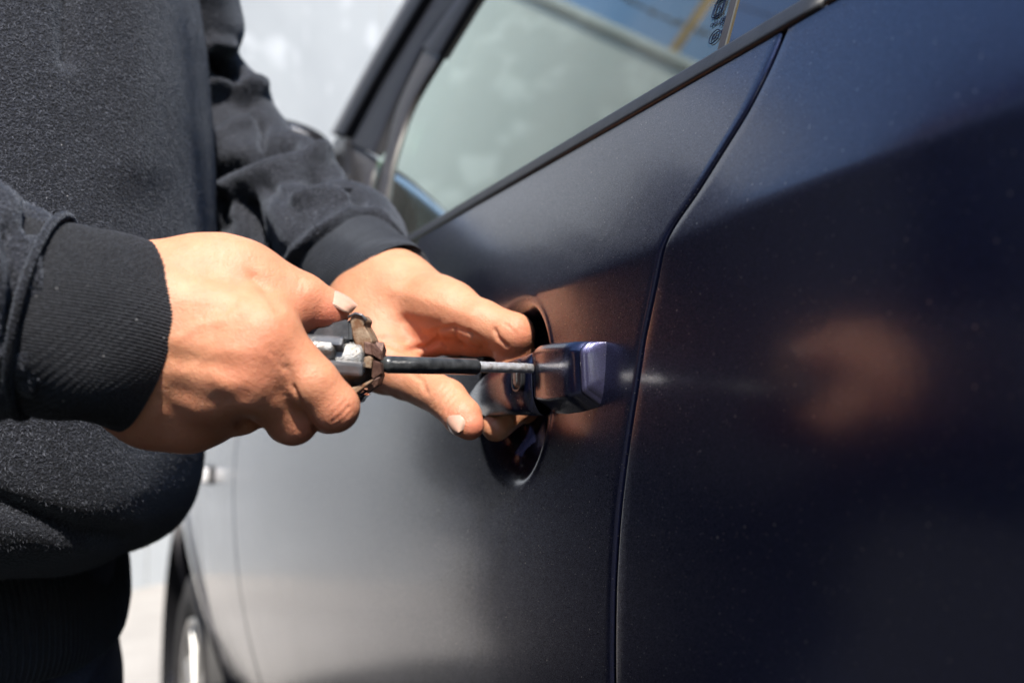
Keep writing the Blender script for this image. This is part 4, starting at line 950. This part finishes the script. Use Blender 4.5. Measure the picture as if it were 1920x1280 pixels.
# hem band
zt = T_TOR[0, 0]+.012
def band_c(py, px, a, b): 
    z, c_ = torso_c(py, .680, a, b, px); return c_
rows = [band_c(1000, 222, .118, .176), band_c(1040, 236, .120, .178), band_c(1090, 244, .121, .178), band_c(1130, 247, .121, .178), band_c(1158, 242, .119, .177), band_c(1168, 234, .116, .175)]
nv_ = 1500; thv = np.linspace(0, 2*np.pi, nv_, endpoint=False); pts = spline(rows, 50); ab = np.interp(np.linspace(0, 5, 50), range(6), [.118, .120, .121, .121, .119, .116])
V = []
for i, (c_, a) in enumerate(zip(pts, ab)):
    w = .0006*np.cos(240*thv)+.003*np.sin(5*thv+i*.05); zz_ = c_[2]-.018*np.sin(thv)*0
    sq = (np.abs(np.cos(thv))**3+np.abs(np.sin(thv))**3)**(-1/3); V.append(c_+np.outer((a+w)*np.cos(thv)*sq, fw2)+np.outer((a+.075+w)*np.sin(thv)*sq, lt2)+np.outer(.004*np.sin(3*thv), [0, 0, 1]))
V = np.vstack(V); meshobj('hem_band', V, grid_faces(50, nv_, True), M_RIB, person)
# jeans
def jeans():
    F = Field((-.45, .18, .06), (.16, 1.05, T_TOR[0, 0]+.04), .005)
    rowsj = []
    for py, px, a, b in [(1020, 225, .112, .185), (1168, 232, .114, .185), (1230, 240, .116, .188), (1290, 246, .118, .190)]:
        z, c_ = torso_c(py, .680, a, b, px); rowsj.append((z, c_[0], c_[1], a, b))
    z0 = min(r[0] for r in rowsj); last = [r for r in rowsj if r[0] == z0][0]
    for dz, a, b in ((.12, .105, .185), (.2, .06, .12)): rowsj.append((z0-dz, last[1], last[2], a, b))
    T = np.array(sorted(rowsj)); stack_field(F, T, .01)
    for s in (-1, 1):
        hip = np.array([last[1], last[2], z0-.02])+lt2*.09*s; kn = hip+np.array([.0, -.11 if s < 0 else .0, 0]); kn[2] = .47; an = kn+np.array([-.03, .02*s, 0]); an[2] = .12
        F.cone(hip, kn, .102, .078, .02); F.cone(kn, an, .070, .060, .01)
    V, Q = F.mesh(); V = relax(V, Q, 2); N_ = vnormals(V, Q); V = V+N_*(.002*np.sin(V[:, 2]*60+V[:, 0]*40))[:, None]
    V = sculpt(V, Q, [([(88, 1190), (86, 1290)], 4, .003), ([(150, 1290), (190, 1210), (215, 1180)], 12, -.004), ([(176, 1290), (205, 1220)], 7, .004), ([(95, 1215), (82, 1300)], 5, -.001)])
    meshobj('jeans', V, Q, M_DENIM, person)
    for s in (-1, 1):
        an = np.array([last[1]-.03, last[2]+(-.11 if s < 0 else 0), .05])+lt2*.11*s; F = Field(an-.2, an+.26, .005); F.cone(an-fw2*.03+np.array([0, 0, 0]), an+fw2*.17-np.array([0, 0, .005]), .050, .044, .01, sq=.95, n=(0, 0, 1)); F.cone(an+np.array([0, 0, .05]), an, .048, .05, .02); F.cutplane((0, 0, .004), (0, 0, -1))
        V, Q = F.mesh(); meshobj('shoe', V, Q, M_BLACKPL, person)
jeans()
# ------------------------------------------------------------------ wall across the front, with a leaning wire fence on its top
WD = nrmz([.80, .60, 0]); WP = np.array([-.4, 4.95, 0]); WH = 4.2
wall('wall', 'tall pale blotchy painted wall closing the yard ahead of the car', WP-WD*1.0, WP+WD*9, WH, .16, 5)
fence = thing('wire_fence', 'ochre posts with strands of barbed wire along the top of the pale wall', 'fence', tuple(WP+np.array([0, 0, WH])))
WNRM = nrmz([WD[1], -WD[0], 0])
def fp_(s, h, lean=.0): return WP+WD*s+WNRM*(lean*h)+np.array([0, 0, WH+h])
for i, s in enumerate((-.51, 1.1, 2.7, 4.3)):
    tube('post', [fp_(s, -.02, .1), fp_(s+.02, .62, .1), fp_(s+.05, .95, .45)], .030, .030, M_ORANGEPOST, fence, ref=(1, 0, 0), nv=8)
for h, ln in ((.12, .1), (.34, .1), (.58, .1), (.93, .42)):
    s = np.linspace(-1.0, 6, 120); tube('wire', [fp_(q, h+.02*math.sin(q*4)-.02*math.cos(q*2.2), ln) for q in s], .008, .008, M_WIRE, fence, ref=(0, 0, 1), nv=6, caps=False)
    bm = bmesh.new()
    for q in np.arange(-.9, 6, .16):
        p_ = fp_(q, h+.02*math.sin(q*4)-.02*math.cos(q*2.2), ln)
        for k in range(2): add_box(bm, (-.03, -.004, -.004), (.03, .004, .004), Matrix.Translation(p_) @ Matrix.Rotation(random.uniform(0, 6), 4, (random.random(), random.random(), random.random())))
    bmobj('barbs', bm, M_WIRE, fence, kind='stuff')

# clipped hedge, added out of view and raised to darken the paint's reflections
hd = thing('hedge', 'very tall dark green clipped hedge along the lane opposite the car', 'hedge', (-9.6, 0, 0))
bm = bmesh.new()
for i in range(24000):
    x, y, z = -9.6+random.uniform(-.7, .7), random.uniform(-14, 20), random.uniform(.05, 6.6)+.35*math.sin(random.random()*9)
    M_ = Matrix.Translation((x, y, z)) @ Matrix.Rotation(random.uniform(0, 6.3), 4, Vector((random.gauss(0, 1), random.gauss(0, 1), random.gauss(0, 1))).normalized()); s_ = random.uniform(.10, .2)
    vs = [bm.verts.new(M_ @ Vector(q)) for q in ((-s_, 0, 0), (0, -s_*.5, 0), (s_, 0, 0), (0, s_*.5, 0))]; bm.faces.new(vs)
bmobj('foliage', bm, simple('hedge_leaf', (.030, .055, .018), .7, var=.5, vscale=2), hd, kind='stuff')
bm = bmesh.new(); add_box(bm, (-9.95, -14, 0), (-9.25, 20, 6.3)); bmobj('branches', bm, simple('hedge_inner', (.015, .02, .01), .9), hd)

tr_ = thing('tree_row', 'row of tall dark leafy trees behind the photographer, mirrored in the wing mirror', 'trees', (0, -13, 0))  # added unseen so the mirror glass reflects dark leaves instead of sky
bm = bmesh.new()
for i in range(12000):
    cx_ = random.choice((-7.5, -4.5, -1.6, .8, 2.8)); rr_ = random.random()**.4*2.3; q = Vector((random.gauss(0, 1), random.gauss(0, 1), random.gauss(0, 1))).normalized()
    p_ = Vector((cx_, -13, 4.6))+Vector((q.x*rr_, q.y*rr_, q.z*rr_*1.2))
    M_ = Matrix.Translation(p_) @ Matrix.Rotation(random.uniform(0, 6.3), 4, q); s_ = random.uniform(.12, .26)
    vs = [bm.verts.new(M_ @ Vector(v_)) for v_ in ((-s_, 0, 0), (0, -s_*.5, 0), (s_, 0, 0), (0, s_*.5, 0))]; bm.faces.new(vs)
bmobj('foliage', bm, bpy.data.materials['hedge_leaf'], tr_, kind='stuff')
for cx_ in (-7.5, -4.5, -1.6, .8, 2.8): tube('trunk', [(cx_, -13, 0), (cx_+.1, -13, 2), (cx_, -13, 4.6)], [.2, .15, .07], [.2, .15, .07], simple('bark', (.06, .045, .035), .9), tr_, ref=(1, 0, 0), nv=10)
# ------------------------------------------------------------------ multi-bit screwdriver, levered against the handle
T0 = P(556, 671, .3845); T1 = P(716, 683, .3815); TIP = P(1000, 690.5, .4480)
tool = thing('screwdriver', 'worn multi-bit screwdriver with grey body, rusty claws and black-sleeved blade wedged at the car handle', 'screwdriver', tuple(T1))
tax = nrmz(T1-T0); tup = nrmz(UP-tax*(UP@tax)); tsd = np.cross(tax, tup)      # tsd points away from the camera or towards it
if tsd@FW > 0: tsd = -tsd
TL = np.linalg.norm(T1-T0)
TM = Matrix(((tax[0], tsd[0], tup[0], T1[0]), (tax[1], tsd[1], tup[1], T1[1]), (tax[2], tsd[2], tup[2], T1[2]), (0, 0, 0, 1)))   # x along the tool, y to the camera, z up
TSC = .952
TM = TM @ Matrix.Diagonal((TSC, TSC, TSC, 1))
def tl(x, y, z): return T1+tax*x*TSC+tsd*y*TSC+tup*z*TSC
tube('core', [tl(-.105, 0, 0), tl(-.02, 0, 0), tl(-.0075, 0, 0), tl(-.004, 0, 0)], [.0095, .0095, .0095, .0055], [.0095, .0095, .0095, .0055], M_WORN, tool, nv=40)
# rails and folded bits lying round the core
def rail(name, ang, r, w, h, x0, x1, mat, bev=.0012):
    bm = bmesh.new(); M_ = TM @ Matrix.Rotation(math.radians(ang), 4, 'X'); add_box(bm, (x0, r-h/2, -w/2), (x1, r+h/2, w/2), M_, bevel=bev); return bmobj(name, bm, mat, tool, smooth=False)
for a_, nm, w_, x1_, mt_ in ((-9, 'bit_rail', .0052, -.0042, M_GRIP), (36, 'bit_rail', .0045, -.0135, M_GRIP), (150, 'bit_rail', .005, -.01, M_GRIP), (205, 'bit_rail', .005, -.01, M_GRIP), (250, 'bit_rail', .005, -.01, M_GRIP)):
    rail(nm, a_, .0118, w_, .0058, -.105, x1_, mt_)
tube('folded_bit', [tl(-.10, .0085, -.0088), tl(-.021, .0085, -.0088), tl(-.0195, .0085, -.0088), tl(-.0182, .0085, -.0088)], [.0036, .0036, .0028, .0008], [.0036, .0036, .0028, .0008], M_GRIP, tool, nv=20)
tube('folded_bit', [tl(-.10, .0095, .0045), tl(-.018, .0095, .0045), tl(-.0165, .0095, .0045)], [.0042, .0042, .0030], [.0042, .0042, .0030], M_WORN, tool, nv=20)
# black upper shell under the thumb, with its sloping front
bm = bmesh.new(); V_ = []
prof = [(-.105, .0128), (-.030, .0128), (-.020, .0150), (-.0135, .0172), (-.0118, .0165), (-.0110, .0080), (-.105, .0080)]
a1 = [bm.verts.new(tl(x, .0078, z)) for x, z in prof]; a2 = [bm.verts.new(tl(x, -.0105, z)) for x, z in prof]
bm.faces.new(a1); bm.faces.new(a2[::-1])
for i in range(len(prof)): bm.faces.new((a1[i], a2[i], a2[(i+1) % len(prof)], a1[(i+1) % len(prof)]))
bmesh.ops.recalc_face_normals(bm, faces=bm.faces); bmesh.ops.bevel(bm, geom=list(bm.edges), offset=.0012, segments=2, affect='EDGES'); bmobj('upper_shell', bm, M_GRIP, tool)
# glossy lower shell
lowp = [(-.105, -.0105), (-.014, -.0105), (-.0075, -.0100), (-.0045, -.0110), (-.0062, -.0148), (-.0105, -.0180), (-.019, -.0198), (-.105, -.0198)]
bm = bmesh.new(); a1 = [bm.verts.new(tl(x, .0085, z)) for x, z in lowp]; a2 = [bm.verts.new(tl(x, -.0100, z)) for x, z in lowp]
bm.faces.new(a1); bm.faces.new(a2[::-1])
for i in range(len(lowp)): bm.faces.new((a1[i], a2[i], a2[(i+1) % len(lowp)], a1[(i+1) % len(lowp)]))
bmesh.ops.recalc_face_normals(bm, faces=bm.faces); bmesh.ops.bevel(bm, geom=list(bm.edges), offset=.0020, segments=3, affect='EDGES'); bmobj('lower_shell', bm, M_GLOSSBLK, tool, smooth=True)
# rusty end plate with thumb lobe
def tpoly(name, pts, y, th, mat, bev=.0004, rot=0): 
    bm = bmesh.new(); k = len(pts); a = [bm.verts.new(tl(x, y, z)) for x, z in pts]; b = [bm.verts.new(tl(x, y-th, z)) for x, z in pts]
    bm.faces.new(a); bm.faces.new(b[::-1])
    for i in range(k): bm.faces.new((a[i], b[i], b[(i+1) % k], a[(i+1) % k]))
    bmesh.ops.recalc_face_normals(bm, faces=bm.faces); bmesh.ops.bevel(bm, geom=list(bm.edges), offset=bev, segments=1, affect='EDGES'); return bmobj(name, bm, mat, tool)
tpoly('end_plate', [(-.0128, .0175), (-.0105, .0192), (-.0080, .0188), (-.0062, .0170), (-.0068, .0148), (-.0048, .0122), (-.0030, .0088), (-.0048, .0052), (-.0066, .0038), (-.0095, .0062), (-.0112, .0105)], .0068, .0125, M_RUST)
tube('plate_rim', [tl(-.0132, .0073, .0180), tl(-.0105, .0073, .0196), tl(-.0078, .0073, .0191), tl(-.0058, .0073, .0170)], .0006, .0006, M_GRIP, tool, ref=tuple(tsd), nv=8)
tpoly('lower_plate', [(-.0200, -.0118), (-.0150, -.0135), (-.0090, -.0132), (-.0062, -.0112), (-.0012, -.0070), (-.0006, -.0055), (-.0050, -.0080), (-.0100, -.0098), (-.0160, -.0100)], .0112, .0022, M_RUST)
# claws gripping the blade
def claw(pts_near, pts_far, mat, nm='claw'):
    bm = bmesh.new(); a = [bm.verts.new(tl(*p)) for p in pts_near]; b = [bm.verts.new(tl(*p)) for p in pts_far]
    bm.faces.new(a); bm.faces.new(b[::-1]); k = len(a)
    for i in range(k): bm.faces.new((a[i], b[i], b[(i+1) % k], a[(i+1) % k]))
    bmesh.ops.recalc_face_normals(bm, faces=bm.faces); bmesh.ops.bevel(bm, geom=list(bm.edges), offset=.00035, segments=1, affect='EDGES'); bmobj(nm, bm, mat, tool)
claw([(-.0060, .0088, .0088), (-.0030, .0088, .0084), (-.0022, .0090, .0036), (-.0052, .0092, .0040)], [(-.0060, .0030, .0088), (-.0030, .0030, .0084), (-.0022, .0030, .0036), (-.0052, .0030, .0040)], M_RUSTRED)
claw([(-.0029, .0087, .0084), (.0006, .0060, .0050), (.0011, .0058, .0016), (-.0021, .0089, .0036)], [(-.0029, .0020, .0084), (.0006, .0020, .0050), (.0011, .0020, .0016), (-.0021, .0020, .0036)], M_RUSTRED)
claw([(-.0052, .0098, .0026), (-.0030, .0100, .0034), (-.0018, .0098, .0022), (-.0020, .0098, -.0016), (-.0052, .0098, -.0014)], [(-.0052, .0040, .0026), (-.0030, .0040, .0034), (-.0018, .0040, .0022), (-.0020, .0040, -.0016), (-.0052, .0040, -.0014)], M_RUST)
claw([(-.0016, .0092, .0018), (.0010, .0068, .0008), (.0016, .0062, -.0034), (-.0010, .0088, -.0058), (-.0018, .0092, -.0050)], [(-.0016, .0020, .0018), (.0010, .0020, .0008), (.0016, .0020, -.0034), (-.0010, .0020, -.0058), (-.0018, .0020, -.0050)], M_RUSTRED)
claw([(-.0030, .0095, -.0068), (.0012, .0070, -.0046), (.0006, .0066, -.0082), (-.0034, .0086, -.0118)], [(-.0030, .0030, -.0068), (.0012, .0020, -.0046), (.0006, .0020, -.0082), (-.0034, .0030, -.0118)], M_RUSTRED)
for a_ in (120, 180, 235):
    M_ = TM @ Matrix.Rotation(math.radians(a_), 4, 'X'); bm = bmesh.new(); add_box(bm, (-.006, .004, -.0035), (0, .0085, .0035), M_, bevel=.0005); bmobj('claw', bm, M_RUSTRED, tool)
# blade: black sleeve, bare steel, flattened tip
bax = nrmz(TIP-T1); BL = np.linalg.norm(TIP-T1)
def bl(t): return T1+bax*t
rt = .0034
sl_end = BL*.583
tube('blade_sleeve', [bl(.0004), bl(.0012), bl(.003), bl(.02), bl(sl_end-.0004), bl(sl_end)], [.0018, .0027, rt, rt, rt, rt-.0003], [.0018, .0027, rt, rt, rt, rt-.0003], simple('scuffed_black_sleeve', (.036, .038, .040), .30, var=.6, vscale=260, bmp=.25, bscale=900), tool, nv=32)
def bd(u, th): return .00006*np.sin(u*80+2*th)+.00005*np.sin(u*210-3*th)
tt = np.linspace(sl_end-.001, BL-.0003, 40); u = np.linspace(0, 1, 40)
ra = .00240-.0002*u; ra = np.where(u > .90, ra*(1-.08*(u-.9)/.1), ra); rb = np.where(u > .84, ra*(1-.55*(u-.84)/.16), ra)
tube('blade', [bl(q) for q in tt], ra, rb, M_SHAFT, tool, nv=28, disp=bd)
# ------------------------------------------------------------------ etched marks low in the rear corner of the front window
M_INK = simple('dark_blue_etching', (.006, .010, .03), .9, spec=.05)
def mark_at(px, py): q = G(px, py, .0006); return q
def mark_frame(q):
    r_ = np.array([0, -1.0, 0]); u_ = nrmz([GK, 0, 1.0]); n_ = GN
    return Matrix(((r_[0], u_[0], n_[0], q[0]), (r_[1], u_[1], n_[1], q[1]), (r_[2], u_[2], n_[2], q[2]), (0, 0, 0, 1)))
def text(s, px, py, size, sx=1.0):
    cu = bpy.data.curves.new('t', 'FONT'); cu.body = s; cu.size = size; cu.align_x = 'CENTER'; cu.align_y = 'CENTER'; cu.extrude = .00005; cu.offset = size*.014
    tmp = bpy.data.objects.new('t', cu); COL.objects.link(tmp); dg = bpy.context.evaluated_depsgraph_get(); me = bpy.data.meshes.new_from_object(tmp.evaluated_get(dg)); bpy.data.objects.remove(tmp)
    M_ = mark_frame(mark_at(px, py)) @ Matrix.Diagonal((sx, 1, 1, 1))
    me.transform(M_); me.materials.clear(); me.materials.append(M_INK); o = bpy.data.objects.new('etched_mark', me); link(o, pane); return o
def loop_mark(px, py, w, h, e, t=.00022):
    M_ = mark_frame(mark_at(px, py)); q = np.linspace(0, 2*np.pi, 49); sg = lambda v: np.sign(v)*abs(v)**e
    path = [np.array(M_ @ Vector((w*sg(math.cos(a)), h*sg(math.sin(a)), 0))) for a in q]; return tube('etched_mark', path, t, t, M_INK, pane, ref=tuple(GN), nv=6, caps=False)
text('E2', 1341.5, 70, .0040); loop_mark(1341.5, 70, .0036, .0033, 1.0)
text('43R-', 1361, 58, .0034); text('SUI', 1357, 45, .0030, 1.1)
text('CMVL-208I044 T', 1356, 38, .0024, 1.05)
text('DMY2', 1347, 32, .0024, 1.2)
text('H', 1350, 15.5, .0050, .9); loop_mark(1350, 15.5, .0030, .0034, .45); loop_mark(1350, 15.5, .0040, .0044, .45)
text('XX', 1351, 0, .0024); text('<*', 1378, 4, .0050)
for o in [o for o in S.objects if o.type == 'MESH']:
    pass
